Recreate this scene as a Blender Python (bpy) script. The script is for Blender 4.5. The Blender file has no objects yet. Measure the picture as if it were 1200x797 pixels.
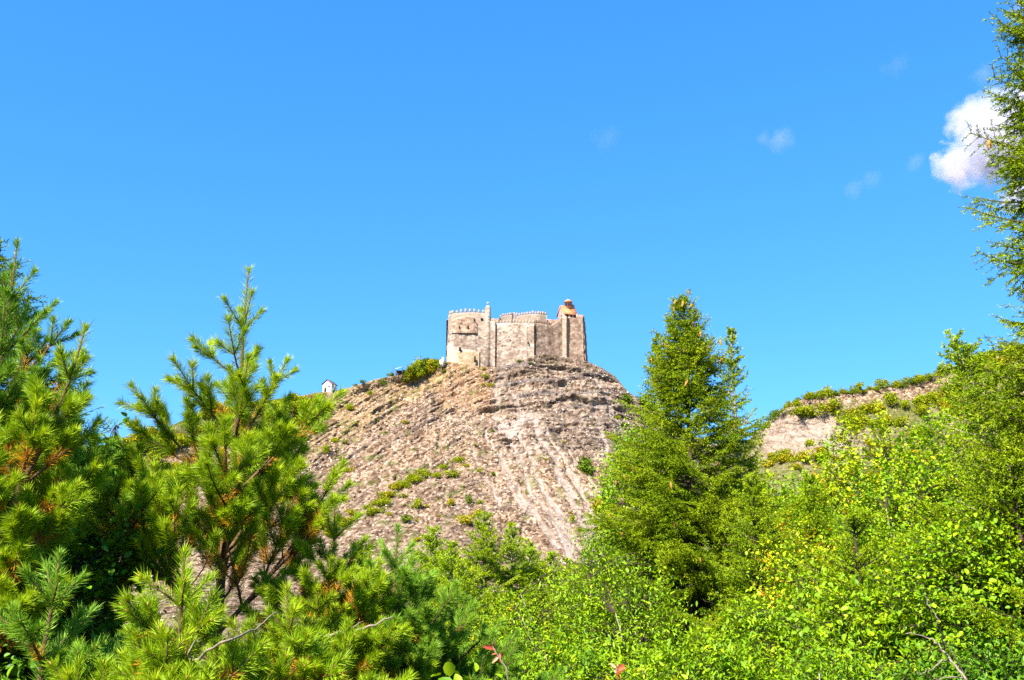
import bpy, math, random
import numpy as np
from mathutils import Vector, Matrix
R2D = math.degrees; D2R = math.radians
C = bpy.context.scene.collection
rng = np.random.default_rng(7)
random.seed(7)

# ------------------------------------------------------------------ camera model (measured from the photograph)
F = 1039.0; PITCH = D2R(13.0); CAM = np.array([0., 0., 1.7])
def ray(x, y):
    a = (x-600.)/F; b = (398.5-y)/F
    return np.array([a, math.cos(PITCH)-b*math.sin(PITCH), math.sin(PITCH)+b*math.cos(PITCH)])
def at(x, y, r):
    d = ray(x, y); return CAM + d*(r/math.hypot(d[0], d[1]))
def ae(x, y):
    d = ray(x, y); return math.atan2(d[0], d[1]), math.atan2(d[2], math.hypot(d[0], d[1]))

# ------------------------------------------------------------------ object helpers
def link(o): C.objects.link(o); return o
def tag(o, label=None, cat=None, group=None, kind=None):
    if label: o['label'] = label
    if cat: o['category'] = cat
    if group: o['group'] = group
    if kind: o['kind'] = kind
    return o
def empty(name, loc, label=None, cat=None, group=None, rz=0):
    o = bpy.data.objects.new(name, None); o.location = tuple(loc); o.rotation_euler = (0, 0, rz)
    o.empty_display_size = .2
    return tag(link(o), label, cat, group)
def mesh_np(name, V, faces, mat, attrs=None, smooth=False):
    """faces: (n,k) int array, or list of such arrays"""
    me = bpy.data.meshes.new(name)
    if not isinstance(faces, (list, tuple)): faces = [faces]
    faces = [f for f in faces if len(f)]
    V = np.ascontiguousarray(V, dtype=np.float32)
    nl = sum(f.size for f in faces); npoly = sum(len(f) for f in faces)
    me.vertices.add(len(V)); me.vertices.foreach_set('co', V.ravel())
    me.loops.add(nl); me.polygons.add(npoly)
    if nl:
        me.loops.foreach_set('vertex_index', np.concatenate([f.ravel() for f in faces]).astype(np.int32))
        tot = np.concatenate([np.full(len(f), f.shape[1]) for f in faces]).astype(np.int32)
        st = np.concatenate([[0], np.cumsum(tot)[:-1]]).astype(np.int32)
        me.polygons.foreach_set('loop_start', st); me.polygons.foreach_set('loop_total', tot)
        if smooth: me.polygons.foreach_set('use_smooth', np.ones(npoly, dtype=bool))
    me.update(calc_edges=True)
    if attrs:
        for k, a in attrs.items():
            a = np.asarray(a, dtype=np.float32)
            if a.ndim == 1:
                at_ = me.attributes.new(k, 'FLOAT', 'POINT'); at_.data.foreach_set('value', a)
            else:
                at_ = me.attributes.new(k, 'FLOAT_COLOR', 'POINT'); at_.data.foreach_set('color', a.ravel())
    if mat: me.materials.append(mat)
    return me
def obj(name, me, parent=None, loc=None):
    o = bpy.data.objects.new(name, me); link(o)
    if parent is not None: o.parent = parent
    if loc is not None: o.location = tuple(loc)
    return o
class Sticks:
    """many thin branches gathered into one mesh"""
    def __init__(s): s.a = []; s.b = []; s.r0 = []; s.r1 = []
    def tube(s, pts, rad, n=4):
        pts = np.asarray(pts); rad = np.asarray(rad)*np.ones(len(pts))
        s.a.append(pts[:-1]); s.b.append(pts[1:]); s.r0.append(rad[:-1]); s.r1.append(rad[1:])
    def build(s, name, mat, parent=None):
        V, Fq = sticks(np.concatenate(s.a), np.concatenate(s.b), np.concatenate(s.r0), np.concatenate(s.r1), 4)
        return obj(name, mesh_np(name, V, [Fq], mat, None, True), parent)
class MB:
    """collects pieces of one mesh"""
    def __init__(s): s.V = []; s.F = {}; s.n = 0; s.A = []
    def add(s, V, *faces, a=None):
        V = np.asarray(V, float).reshape(-1, 3)
        s.V.append(V)
        for f in faces:
            f = np.asarray(f, int)
            if f.ndim == 1: f = f[None]
            if len(f): s.F.setdefault(f.shape[1], []).append(f+s.n)
        s.A.append(np.zeros(len(V)) if a is None else np.broadcast_to(np.asarray(a, float), (len(V),)))
        s.n += len(V)
    def box(s, c, sx, sy, sz, rz=0, taper=1.0):
        """box standing on c"""
        x, y = sx/2, sy/2; cs, sn = math.cos(rz), math.sin(rz)
        V = []
        for z, k in ((0, 1), (sz, taper)):
            for px, py in ((-x, -y), (x, -y), (x, y), (-x, y)):
                px *= k; py *= k
                V.append((c[0]+px*cs-py*sn, c[1]+px*sn+py*cs, c[2]+z))
        s.add(V, [(0, 3, 2, 1), (4, 5, 6, 7), (0, 1, 5, 4), (1, 2, 6, 5), (2, 3, 7, 6), (3, 0, 4, 7)])
    def tube(s, pts, rad, n=6):
        pts = np.asarray(pts, float); rad = np.asarray(rad, float)*np.ones(len(pts))
        T = np.gradient(pts, axis=0); T /= np.linalg.norm(T, axis=1)[:, None]+1e-9
        up = np.where(np.abs(T[:, 2:3]) > .9, [[1., 0, 0]], [[0, 0, 1.]])
        A = np.cross(T, up); A /= np.linalg.norm(A, axis=1)[:, None]+1e-9
        for i in range(1, len(A)):       # keep the frame from twisting
            b = A[i-1]-T[i]*A[i-1].dot(T[i]); l = np.linalg.norm(b)
            if l > 1e-6: A[i] = b/l
        B = np.cross(T, A); th = np.arange(n)*2*math.pi/n
        V = (pts[:, None]+rad[:, None, None]*(np.cos(th)[None, :, None]*A[:, None]+np.sin(th)[None, :, None]*B[:, None])).reshape(-1, 3)
        i = np.arange(len(pts)-1)[:, None]*n; j = np.arange(n)[None]; k = (j+1) % n
        Q = np.stack([i+j, i+k, i+n+k, i+n+j], -1).reshape(-1, 4)
        s.add(V, Q, np.arange(n)[::-1][None], (np.arange(n)+(len(pts)-1)*n)[None])
    def lathe(s, prof, c, n=16):
        th = np.arange(n)*2*math.pi/n
        V = np.array([[(c[0]+r*math.cos(t), c[1]+r*math.sin(t), c[2]+z) for t in th] for r, z in prof]).reshape(-1, 3)
        m = len(prof); i = np.arange(m-1)[:, None]*n; j = np.arange(n)[None]; k = (j+1) % n
        s.add(V, np.stack([i+j, i+k, i+n+k, i+n+j], -1).reshape(-1, 4), np.arange(n)[::-1][None], (np.arange(n)+(m-1)*n)[None])
    def mesh(s, name, mat, smooth=False):
        V = np.concatenate(s.V) if s.V else np.zeros((0, 3))
        return mesh_np(name, V, [np.concatenate(f) for f in s.F.values()], mat, {'rnd': np.concatenate(s.A) if s.A else []}, smooth)
    def build(s, name, mat, parent=None, smooth=False, loc=None): return obj(name, s.mesh(name, mat, smooth), parent, loc)

# ------------------------------------------------------------------ numpy noise
def _h(ix, iy, seed):
    h = (ix.astype(np.int64)*374761393 + iy.astype(np.int64)*668265263 + seed*1442695041) & 0xffffffff
    h = ((h ^ (h >> 13))*1274126177) & 0xffffffff
    return ((h ^ (h >> 16)) & 0xffffff)/float(0xffffff)
def vnoise(x, y, seed=0):
    ix = np.floor(x); iy = np.floor(y); fx = x-ix; fy = y-iy
    fx = fx*fx*fx*(fx*(fx*6-15)+10); fy = fy*fy*fy*(fy*(fy*6-15)+10)
    a = _h(ix, iy, seed); b = _h(ix+1, iy, seed); c = _h(ix, iy+1, seed); d = _h(ix+1, iy+1, seed)
    return (a+(b-a)*fx)*(1-fy)+(c+(d-c)*fx)*fy          # 0..1
def fbm(x, y, seed=0, oct=4, g=.5):
    v = 0; a = 1; t = 0
    for i in range(oct):
        v = v+a*(vnoise(x*2**i+17.3*i, y*2**i-9.1*i, seed+i)*2-1); t += a; a *= g
    return v/t                                            # -1..1
def sstep(a, b, x):
    t = np.clip((np.asarray(x, float)-a)/(b-a), 0, 1); return t*t*(3-2*t)

# ------------------------------------------------------------------ materials
def mat_new(name):
    m = bpy.data.materials.new(name); m.use_nodes = True
    nt = m.node_tree; nt.nodes.clear()
    return m, nt, nt.nodes, nt.links
def N(nt, typ, **kw):
    n = nt.nodes.new(typ)
    for k, v in kw.items():
        if k in n.inputs.keys(): n.inputs[k].default_value = v
        else: setattr(n, k, v)
    return n
def ramp(nt, stops, interp='LINEAR'):
    n = nt.nodes.new('ShaderNodeValToRGB'); cr = n.color_ramp; cr.interpolation = interp
    while len(cr.elements) < len(stops): cr.elements.new(.5)
    for e, (p, c) in zip(cr.elements, stops):
        e.position = p; e.color = tuple(c)+(1,) if len(c) == 3 else c
    return n
def mixc(nt, fac, a, b, mode='MIX'):
    n = nt.nodes.new('ShaderNodeMix'); n.data_type = 'RGBA'; n.blend_type = mode
    for sock, v in ((n.inputs[0], fac), (n.inputs[6], a), (n.inputs[7], b)):
        if hasattr(v, 'is_output'): nt.links.new(v, sock)
        elif isinstance(v, (int, float)): sock.default_value = v
        else: sock.default_value = tuple(v)+(1,)
    return n.outputs[2]
def math_n(nt, op, a, b=None, clamp=False):
    n = nt.nodes.new('ShaderNodeMath'); n.operation = op; n.use_clamp = clamp
    for s, v in ((n.inputs[0], a), (n.inputs[1], b)):
        if v is None: continue
        if hasattr(v, 'is_output'): nt.links.new(v, s)
        else: s.default_value = v
    return n.outputs[0]
def leaf_mat(name, stops, trans=.42, gloss=.05, tint=(1.3, 1.12, .3)):
    m, nt, nd, ln = mat_new(name)
    a = N(nt, 'ShaderNodeAttribute', attribute_name='rnd')
    r = ramp(nt, stops); ln.new(a.outputs['Fac'], r.inputs[0])
    d = N(nt, 'ShaderNodeBsdfDiffuse'); ln.new(r.outputs[0], d.inputs[0])
    t = N(nt, 'ShaderNodeBsdfTranslucent')
    tc = mixc(nt, 1.0, r.outputs[0], tint, 'MULTIPLY'); ln.new(tc, t.inputs[0])
    mx = N(nt, 'ShaderNodeMixShader'); mx.inputs[0].default_value = trans
    ln.new(d.outputs[0], mx.inputs[1]); ln.new(t.outputs[0], mx.inputs[2])
    g = N(nt, 'ShaderNodeBsdfGlossy'); g.inputs['Roughness'].default_value = .5; g.inputs[0].default_value = (.9, .95, .85, 1)
    m2 = N(nt, 'ShaderNodeMixShader'); m2.inputs[0].default_value = gloss
    ln.new(mx.outputs[0], m2.inputs[1]); ln.new(g.outputs[0], m2.inputs[2])
    o = N(nt, 'ShaderNodeOutputMaterial'); ln.new(m2.outputs[0], o.inputs[0])
    return m
def solid_mat(name, base, vary=.35, scale=3., rough=.85, bump=.3, dark=None):
    m, nt, nd, ln = mat_new(name)
    tc = N(nt, 'ShaderNodeTexCoord')
    n1 = N(nt, 'ShaderNodeTexNoise'); n1.inputs['Scale'].default_value = scale; n1.inputs['Detail'].default_value = 8
    n1.inputs['Roughness'].default_value = .7
    ln.new(tc.outputs['Object'], n1.inputs['Vector'])
    b = np.array(base); lo = b*(1-vary) if dark is None else np.array(dark); hi = np.minimum(b*(1+vary), .9)
    r = ramp(nt, [(.3, lo), (.5, b), (.72, hi)]); ln.new(n1.outputs[0], r.inputs[0])
    p = N(nt, 'ShaderNodeBsdfPrincipled'); p.inputs['Roughness'].default_value = rough
    p.inputs['Specular IOR Level'].default_value = .25
    ln.new(r.outputs[0], p.inputs['Base Color'])
    bp = N(nt, 'ShaderNodeBump'); bp.inputs['Strength'].default_value = bump; bp.inputs['Distance'].default_value = .05
    ln.new(n1.outputs[0], bp.inputs['Height']); ln.new(bp.outputs[0], p.inputs['Normal'])
    o = N(nt, 'ShaderNodeOutputMaterial'); ln.new(p.outputs[0], o.inputs[0])
    return m
def stone_mat(name, cols, cell=1.5, patch=.16, plaster=None, bumpd=.12):
    """rubble masonry: voronoi stones in mortar, weathered in patches, optional pale render left on parts of it"""
    m, nt, nd, ln = mat_new(name)
    tc = N(nt, 'ShaderNodeTexCoord')
    mp = N(nt, 'ShaderNodeMapping'); mp.inputs['Scale'].default_value = (1, 1, 1.5); ln.new(tc.outputs['Object'], mp.inputs[0])
    vo = N(nt, 'ShaderNodeTexVoronoi'); vo.inputs['Scale'].default_value = cell; ln.new(mp.outputs[0], vo.inputs['Vector'])
    sep = N(nt, 'ShaderNodeSeparateColor'); ln.new(vo.outputs['Color'], sep.inputs[0])
    n1 = N(nt, 'ShaderNodeTexNoise'); n1.inputs['Scale'].default_value = patch; n1.inputs['Detail'].default_value = 7; n1.inputs['Roughness'].default_value = .65
    ln.new(tc.outputs['Object'], n1.inputs['Vector'])
    n2 = N(nt, 'ShaderNodeTexNoise'); n2.inputs['Scale'].default_value = 1.1; n2.inputs['Detail'].default_value = 6; n2.inputs['Roughness'].default_value = .8
    ln.new(tc.outputs['Object'], n2.inputs['Vector'])
    s = math_n(nt, 'ADD', math_n(nt, 'MULTIPLY', sep.outputs[0], .42), math_n(nt, 'MULTIPLY', n2.outputs[0], .75))
    s = math_n(nt, 'ADD', s, math_n(nt, 'MULTIPLY', math_n(nt, 'SUBTRACT', n1.outputs[0], .5), .85))
    k = len(cols)
    r = ramp(nt, [(.18+.66*i/(k-1), c) for i, c in enumerate(cols)]); ln.new(s, r.inputs[0])
    col = r.outputs[0]
    ed = N(nt, 'ShaderNodeTexVoronoi', feature='DISTANCE_TO_EDGE'); ed.inputs['Scale'].default_value = cell; ln.new(mp.outputs[0], ed.inputs['Vector'])
    er = ramp(nt, [(0., (.72, .72, .72)), (.09, (1, 1, 1))]); ln.new(ed.outputs['Distance'], er.inputs[0])
    col = mixc(nt, .8, col, er.outputs[0], 'MULTIPLY')
    if plaster:
        a = N(nt, 'ShaderNodeAttribute', attribute_name='rnd')
        f = math_n(nt, 'ADD', a.outputs['Fac'], math_n(nt, 'MULTIPLY', math_n(nt, 'SUBTRACT', n1.outputs[0], .5), 1.3))
        fr = ramp(nt, [(.46, (0, 0, 0)), (.56, (1, 1, 1))]); ln.new(f, fr.inputs[0])
        pc = mixc(nt, n2.outputs[0], plaster[0], plaster[1])
        col = mixc(nt, fr.outputs[0], col, pc)
    p = N(nt, 'ShaderNodeBsdfPrincipled'); p.inputs['Roughness'].default_value = .92; p.inputs['Specular IOR Level'].default_value = .15
    ln.new(col, p.inputs['Base Color'])
    bp = N(nt, 'ShaderNodeBump'); bp.inputs['Strength'].default_value = .9; bp.inputs['Distance'].default_value = bumpd
    ln.new(s, bp.inputs['Height']); ln.new(bp.outputs[0], p.inputs['Normal'])
    o = N(nt, 'ShaderNodeOutputMaterial'); ln.new(p.outputs[0], o.inputs[0])
    return m

M = {}
M['pine'] = leaf_mat('pine_needles', [(0, (0.077, 0.144, 0.003)), (.35, (0.206, 0.336, 0.005)), (.7, (0.347, 0.468, 0.007)), (1, (0.515, 0.576, 0.011))], 0.25, 0.017)
M['pine_blue'] = leaf_mat('pine_needles_bluish', [(0, (0.059, 0.148, 0.011)), (.4, (0.163, 0.321, 0.017)), (1, (0.356, 0.531, 0.033))], 0.25, 0.019, (0.750, 0.750, 0.330))
M['dead_needle'] = leaf_mat('dried_needles', [(0, (0.360, 0.150, 0.008)), (1, (0.660, 0.360, 0.020))], 0.22, 0.011, (1.1, 1, .6))
M['spruce'] = leaf_mat('spruce_needles', [(0, (0.060, 0.119, 0.002)), (.4, (0.168, 0.266, 0.002)), (1, (0.350, 0.425, 0.004))], 0.24, 0.011)
M['spruce_deep'] = leaf_mat('spruce_needles_deep', [(0, (0.043, 0.088, 0.002)), (.4, (0.133, 0.208, 0.003)), (1, (0.301, 0.354, 0.005))], .22, .008)
M['spruce_dark'] = leaf_mat('spruce_needles_dark', [(0, (0.031, 0.072, 0.004)), (.5, (0.091, 0.174, 0.005)), (1, (0.238, 0.304, 0.008))], 0.20, 0.014)
M['spruce_yellow'] = leaf_mat('spruce_needles_yellowish', [(0, (0.094, 0.166, 0.003)), (.5, (0.208, 0.326, 0.004)), (1, (0.374, 0.471, 0.006))], 0.25, 0.011)
M['leaf'] = leaf_mat('broad_leaves', [(0, (0.065, 0.162, 0.002)), (.5, (0.182, 0.317, 0.003)), (.9, (0.327, 0.445, 0.004)), (1, (0.471, 0.485, 0.009))], 0.28, 0.014)
M['leaf_dark'] = leaf_mat('broad_leaves_dark', [(0, (0.039, 0.116, 0.004)), (.6, (0.105, 0.232, 0.005)), (1, (0.237, 0.392, 0.008))], 0.26, 0.017)
M['leaf_yellow'] = leaf_mat('broad_leaves_yellowing', [(0, (0.102, 0.208, 0.004)), (.5, (0.248, 0.351, 0.005)), (.80, (0.429, 0.468, 0.008)), (.92, (0.609, 0.520, 0.020)), (1, (0.632, 0.312, 0.015))], 0.28, 0.011)
M['leaf_lime'] = leaf_mat('broad_leaves_lime', [(0, (0.092, 0.201, 0.001)), (.6, (0.218, 0.347, 0.002)), (1, (0.380, 0.481, 0.006))], 0.30, 0.019)
M['far_leaf'] = leaf_mat('hill_shrub_leaves', [(0, (0.075, 0.128, 0.004)), (.5, (0.210, 0.255, 0.005)), (1, (0.390, 0.375, 0.007))], 0.19, 0.006)
M['far_dry'] = leaf_mat('hill_shrub_leaves_dry', [(0, (0.117, 0.135, 0.006)), (.5, (0.286, 0.257, 0.008)), (1, (0.442, 0.365, 0.012))], 0.19, 0.006)
M['far_dark'] = leaf_mat('hill_shrub_leaves_dark', [(0, (0.045, 0.083, 0.007)), (.6, (0.112, 0.173, 0.008)), (1, (0.240, 0.285, 0.012))], 0.16, 0.006)
M['red_leaf'] = leaf_mat('withered_red_leaves', [(0, (.35, .04, .015)), (.5, (.5, .09, .02)), (1, (.55, .28, .12))], .4, .05, (1.2, .8, .6))
M['bark'] = solid_mat('dark_bark', (0.075, 0.048, 0.032), .5, 25, .9, .6)
M['bark_pine'] = solid_mat('orange_pine_bark', (0.150, 0.083, 0.038), .45, 30, .9, .6)
M['bark_pale'] = solid_mat('pale_grey_bark', (0.270, 0.216, 0.168), .35, 25, .9, .4)
M['dead_wood'] = solid_mat('bleached_dead_wood', (.25, .19, .13), .45, 30, .9, .5)
M['cone'] = solid_mat('spruce_cone_scales', (.36, .18, .035), .45, 60, .7, .5)
M['bud'] = solid_mat('pine_bud', (.42, .20, .08), .3, 40, .7, .2)

# ------------------------------------------------------------------ terrain: profile of every bearing seen from the valley
SIL = [(-700, 470, 260), (-300, 500, 250), (-100, 532, 250), (0, 545, 252), (100, 535, 254), (145, 523, 256), (200, 499, 262), (240, 481, 268), (300, 470, 277),
       (350, 464, 283), (380, 459, 288), (400, 457, 290), (440, 445, 292), (470, 439, 294), (500, 431, 296), (525, 424, 296), (545, 427, 295),
       (560, 430, 294), (580, 430, 293), (600, 427, 293), (625, 417, 292.5), (640, 413, 293), (660, 418, 295), (690, 424, 297), (705, 431, 298),
       (720, 440, 300), (735, 458, 302), (750, 468, 305), (780, 490, 330), (830, 520, 400), (870, 522, 420), (895, 497, 428), (910, 484, 432),
       (930, 470, 436), (960, 462, 440), (1000, 458, 446), (1050, 451, 455), (1080, 444, 460), (1110, 433, 466), (1200, 405, 480), (1400, 370, 480), (1900, 380, 450)]
_sa = np.array([ae(x, y)[0] for x, y, r in SIL]); _se = np.array([ae(x, y)[1] for x, y, r in SIL]); _sr = np.array([r for x, y, r in SIL])
def E_of(az):
    e = np.interp(az, _sa, _se)
    return np.where(np.abs(az) > 1.1, e*np.clip((3.14-np.abs(az))/2.04, .1, 1), e)
def R_of(az): return np.interp(az, _sa, _sr)
def foot_of(az):
    s = sstep(-.42, -.12, az)
    rf = 100+62*s+ 40*sstep(.2, .35, az)
    zf = -8.5+2.0*s
    return rf, zf
def near_z(r, az=0.):
    rf, zf = foot_of(az)
    z = np.interp(r, [0, 3, 6, 15, 40, 70], [0, -.35, -1.6, -4.6, -7.5, -8.3])
    return z+(zf+8.3)*sstep(40, 100, r)
def w_of(u): return u*(1.72-.72*u)
def hill_base(az, u):
    rf, zf = foot_of(az); ef = np.arctan2(zf-CAM[2], rf); E = E_of(az); R = R_of(az)
    e = ef+(E-ef)*u; r = rf+(R-rf)*w_of(u)
    return r, CAM[2]+r*np.tan(e), e
def px_of(X, Y, Z):
    dx, dy, dz = X-CAM[0], Y-CAM[1], Z-CAM[2]
    fw = dy*math.cos(PITCH)+dz*math.sin(PITCH); up = -dy*math.sin(PITCH)+dz*math.cos(PITCH)
    fw = np.where(fw > 1, fw, 1.); return 600+F*dx/fw, 398.5-F*up/fw

az_f = np.linspace(ae(-60, 450)[0], ae(1280, 450)[0], 1320)
az_l = -np.linspace(math.pi, -az_f[0], 36, endpoint=False); az_r = np.linspace(az_f[-1], math.pi, 37)[1:]
AZ = np.concatenate([az_l, az_f, az_r])
nA = len(AZ)
NU = 430
U = np.linspace(0, 1, NU)
# rows: near ground, slope, behind the crest
r_near = np.array([0.01, 1, 2, 3, 4, 5, 6, 8, 10, 12, 15, 18, 22, 26, 30, 35, 40, 46, 52, 60, 68, 76, 84, 92, 98])
n_near = len(r_near)
A, UU = np.meshgrid(AZ, U)
Rb, Zb, Eb = hill_base(A, UU)
sx = Rb*A                                   # metres across
pxX, pxY = px_of(Rb*np.sin(A), Rb*np.cos(A), Zb)   # bearing/height of each point as read off the photograph
inview = sstep(1.0, .75, np.abs(A))
body = sstep(0, .06, UU)*sstep(1.0, .965, UU)
top = sstep(.0, .05, UU)
# masks of what covers the ground where
def band(v, a, b, s): return sstep(a-s, a+s, v)*sstep(b+s, b-s, v)
warp = fbm(sx/9, Zb/9, 3, 4)
cliff = band(pxX+warp*18, 590, 760, 25)*band(pxY+warp*10, 395, 535-.0*pxX, 14)
cliff = np.maximum(cliff, .55*band(pxX, 500, 600, 20)*band(pxY+warp*8, 462, 500, 10))
cliff2 = band(pxX+warp*12, 885, 1020, 15)*band(pxY+warp*10-.0*pxX, 486, 540, 8)
# strata coordinate: flat and slightly domed on the right, dipping to the left on the left flank
xb = np.clip(pxX, -3000, 4000)-545
kink = -np.logaddexp(0, -np.clip(xb, -600, 600)/18.)*18.
S = Zb-(.72*kink*.288) - .00035*np.clip(pxX-640, -120, 200)**2*-.288*2 + 1.5*fbm(sx/30, Zb/14, 11, 3)
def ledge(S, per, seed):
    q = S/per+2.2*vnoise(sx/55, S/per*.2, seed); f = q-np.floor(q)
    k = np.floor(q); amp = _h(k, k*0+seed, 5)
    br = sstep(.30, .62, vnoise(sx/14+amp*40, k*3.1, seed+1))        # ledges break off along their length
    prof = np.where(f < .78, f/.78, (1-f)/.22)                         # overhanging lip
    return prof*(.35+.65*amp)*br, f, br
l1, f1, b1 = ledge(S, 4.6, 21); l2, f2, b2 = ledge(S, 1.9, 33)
flank = band(pxX, 300, 600, 40)*band(pxY, 430, 640, 20)
lam = np.clip(cliff*1.0+cliff2+flank*.42, 0, 1)
lines = [([(556, 479), (600, 475), (650, 477), (700, 473), (738, 479)], 1.1), ([(592, 449), (620, 443), (652, 446), (668, 443)], 2.2), ([(618, 428), (650, 424), (682, 433), (722, 443)], 2.0),
         ([(583, 501), (620, 497), (652, 501), (690, 497)], 1.5), ([(648, 468), (672, 463), (694, 470), (728, 466)], 2.4), ([(604, 462), (640, 458), (660, 460)], 1.5), ([(690, 444), (712, 450), (727, 458)], 1.8),
         ([(505, 447), (470, 463), (440, 480), (410, 503), (385, 525)], .9), ([(525, 468), (490, 480), (450, 506), (415, 530), (380, 560)], .9), ([(470, 470), (440, 492), (412, 508)], .8),
         ([(535, 487), (500, 494), (455, 522), (420, 548)], .9), ([(655, 512), (690, 516), (715, 510)], 1.4), ([(520, 474), (560, 472), (600, 469)], .8), ([(520, 482), (560, 480), (600, 478)], .9),
         ([(898, 505), (925, 512), (960, 508), (985, 500)], 1.6), ([(905, 490), (940, 480), (975, 484)], 1.5)]
dl = np.zeros(pxX.shape); dlm = np.zeros(pxX.shape)
for q_, (P_, amp_) in enumerate(lines):
    P_ = np.array(sorted(P_), float); yl = np.interp(pxX, P_[:, 0], P_[:, 1])
    ends = sstep(P_[0, 0]-6, P_[0, 0]+8, pxX)*sstep(P_[-1, 0]+6, P_[-1, 0]-8, pxX)
    d_ = pxY-yl+4.5*fbm(sx/5, sx*0+q_*7.7, 200+q_, 4)
    brk = ends*sstep(.28, .62, vnoise(sx/3.6, sx*0+q_*3.3, 230+q_)+.05)*(.5+.7*vnoise(sx/9., sx*0+q_*5.1, 260+q_))
    dl = dl+amp_*brk*(np.exp(-((d_+2.6)/3.2)**2)-np.exp(-((d_-2.2)/2.4)**2)); dlm = np.maximum(dlm, brk*np.exp(-((d_-1.2)/2.4)**2))
gx = sx-.62*(60-Zb)*sstep(560, 640, pxX)                              # gullies run down to the right below the cliff
gul = np.abs(fbm(gx/9, Zb/70, 41, 3)); gul2 = np.abs(fbm(gx/3.5, Zb/40, 47, 3))
chzone = sstep(560, 610, pxX)*sstep(760, 720, pxX)*sstep(455, 520, pxY)
def line_mask(pts, w0, w1):
    P = np.array(pts, float); best = np.full(pxX.shape, 1e9); tt = np.zeros(pxX.shape)
    L = np.concatenate([[0], np.cumsum(np.hypot(*np.diff(P, axis=0).T))])
    wx = pxX+warp*9+fbm(sx/2.5, Zb/2.5, 91, 3)*6; wy = pxY
    for i in range(len(P)-1):
        d = P[i+1]-P[i]; l2_ = d.dot(d)
        t = np.clip(((wx-P[i, 0])*d[0]+(wy-P[i, 1])*d[1])/l2_, 0, 1)
        q = np.hypot(wx-P[i, 0]-t*d[0], wy-P[i, 1]-t*d[1])
        s_ = q < best; best = np.where(s_, q, best); tt = np.where(s_, (L[i]+t*(L[i+1]-L[i]))/L[-1], tt)
    return sstep(1.0, .35, best/(w0+(w1-w0)*tt))
chutes = np.zeros(pxX.shape)
for pts, a, b in [([(592, 432), (583, 462), (578, 482), (592, 500)], 5, 7), ([(598, 440), (600, 470), (612, 490)], 3, 5),
                  ([(596, 495), (608, 540), (632, 590), (668, 650)], 4, 6), ([(610, 490), (622, 540), (650, 595), (682, 650)], 3.5, 6),
                  ([(626, 482), (640, 525), (668, 580), (690, 630), (696, 660)], 5, 6), ([(640, 500), (662, 540), (690, 600), (700, 640)], 2.5, 4),
                  ([(618, 482), (600, 505), (604, 530)], 9, 4), ([(566, 500), (585, 535), (620, 590), (650, 640)], 2.5, 4), ([(575, 520), (600, 570), (640, 625)], 2, 3.5),
                  ([(640, 585), (660, 620), (668, 660)], 4, 8), ([(650, 610), (676, 640), (690, 660)], 4, 7), ([(706, 470), (698, 500), (712, 530)], 6, 4), ([(548, 520), (570, 560), (590, 590)], 1.5, 2.5),
                  ([(700, 440), (716, 470), (722, 500)], 3, 5), ([(668, 520), (690, 560), (702, 600)], 2, 4)]:
    chutes = np.maximum(chutes, line_mask(pts, a, b))
chutes = np.maximum(chutes, .75*cliff2)
chutes *= .55+.45*sstep(-.2, .3, fbm(gx/3, Zb/8, 77, 3))
disp = 3.0*fbm(sx/34, Zb/26, 1, 3)+1.1*fbm(sx/8, Zb/7, 5, 3)+.42*fbm(sx/2.2, Zb/2.0, 9, 3)+.35*fbm(sx/.9, Zb/.8, 15, 2)
disp = disp*(1-.35*chutes)
disp += lam*(2.3*(l1-.35)+1.1*(l2-.35)) + lam*.5*fbm(sx/5, S/.8, 19, 2) + .50*dl
disp -= (1.5*sstep(.22, 0., gul)+.7*sstep(.2, 0, gul2))*np.clip(chzone+.35*(1-cliff), 0, 1)*sstep(1, .8, UU)
disp -= 1.3*chutes; disp = disp + .5*fbm(sx/6, S/.9, 301, 3)*(1-chutes)*band(pxX, 300, 760, 30)
disp *= body*inview*np.clip(Rb/290, .4, 1.4)
Rd = Rb-disp; Zd = Zb+.25*disp*body+.25*fbm(sx/3, Zb/3, 55, 3)*sstep(.9, 1, UU)*inview*sstep(520, 480, pxX)
HX, HY, HZ = Rd*np.sin(A), Rd*np.cos(A), Zd
# ground cover masks
dry = band(pxX+warp*25, 330, 545, 25)*sstep(-6, 10, (440+.62*np.clip(530-pxX, 0, 400))-pxY+warp*16)
dry = np.maximum(dry, .8*band(pxX, 540, 578, 8)*band(pxY+warp*6, 505, 550, 8)*sstep(.0, .3, fbm(gx/3, Zb/9, 63, 2)+.15))
mound = band(pxX+warp*8, 512, 578, 9)*band(pxY+warp*8, 415, 480, 9)
green = sstep(385, 320, pxX+warp*40)*sstep(30, -5, pxY-(500-.12*(pxX-250))+warp*25)
green = np.maximum(green, band(pxX, -900, 170, 20)*sstep(640, 560, pxY+warp*30))
rt = sstep(760, 800, pxX)
green = np.maximum(green, rt*np.clip(sstep(-.35, .05, fbm(sx/16, Zb/9, 71, 4)+.25*sstep(960, 1080, pxX)+.9*sstep(520, 545, pxY)-.2), 0, 1)*(1-.9*cliff2))
ry = np.interp(pxX, [q[0] for q in SIL], [q[1] for q in SIL]); cd_ = pxY-ry
crestband = rt*sstep(1, 4, cd_+warp*3)*sstep(19, 11, cd_+warp*7)*sstep(915, 935, pxX)
green = green*(1-.9*crestband)*np.where(rt > .5, .75, 1)
tuft = sstep(.30, .48, fbm(sx/3.2, Zb/2.2, 81, 4))*(1-chutes)*(1-.7*cliff)
gband = band(pxX+0*pxY, 395, 520, 20)*sstep(14, 4, np.abs((pxY-(600-.9*(pxX-395)))+warp*10))
green = np.clip(np.maximum(green, .55*tuft), 0, 1)
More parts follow.
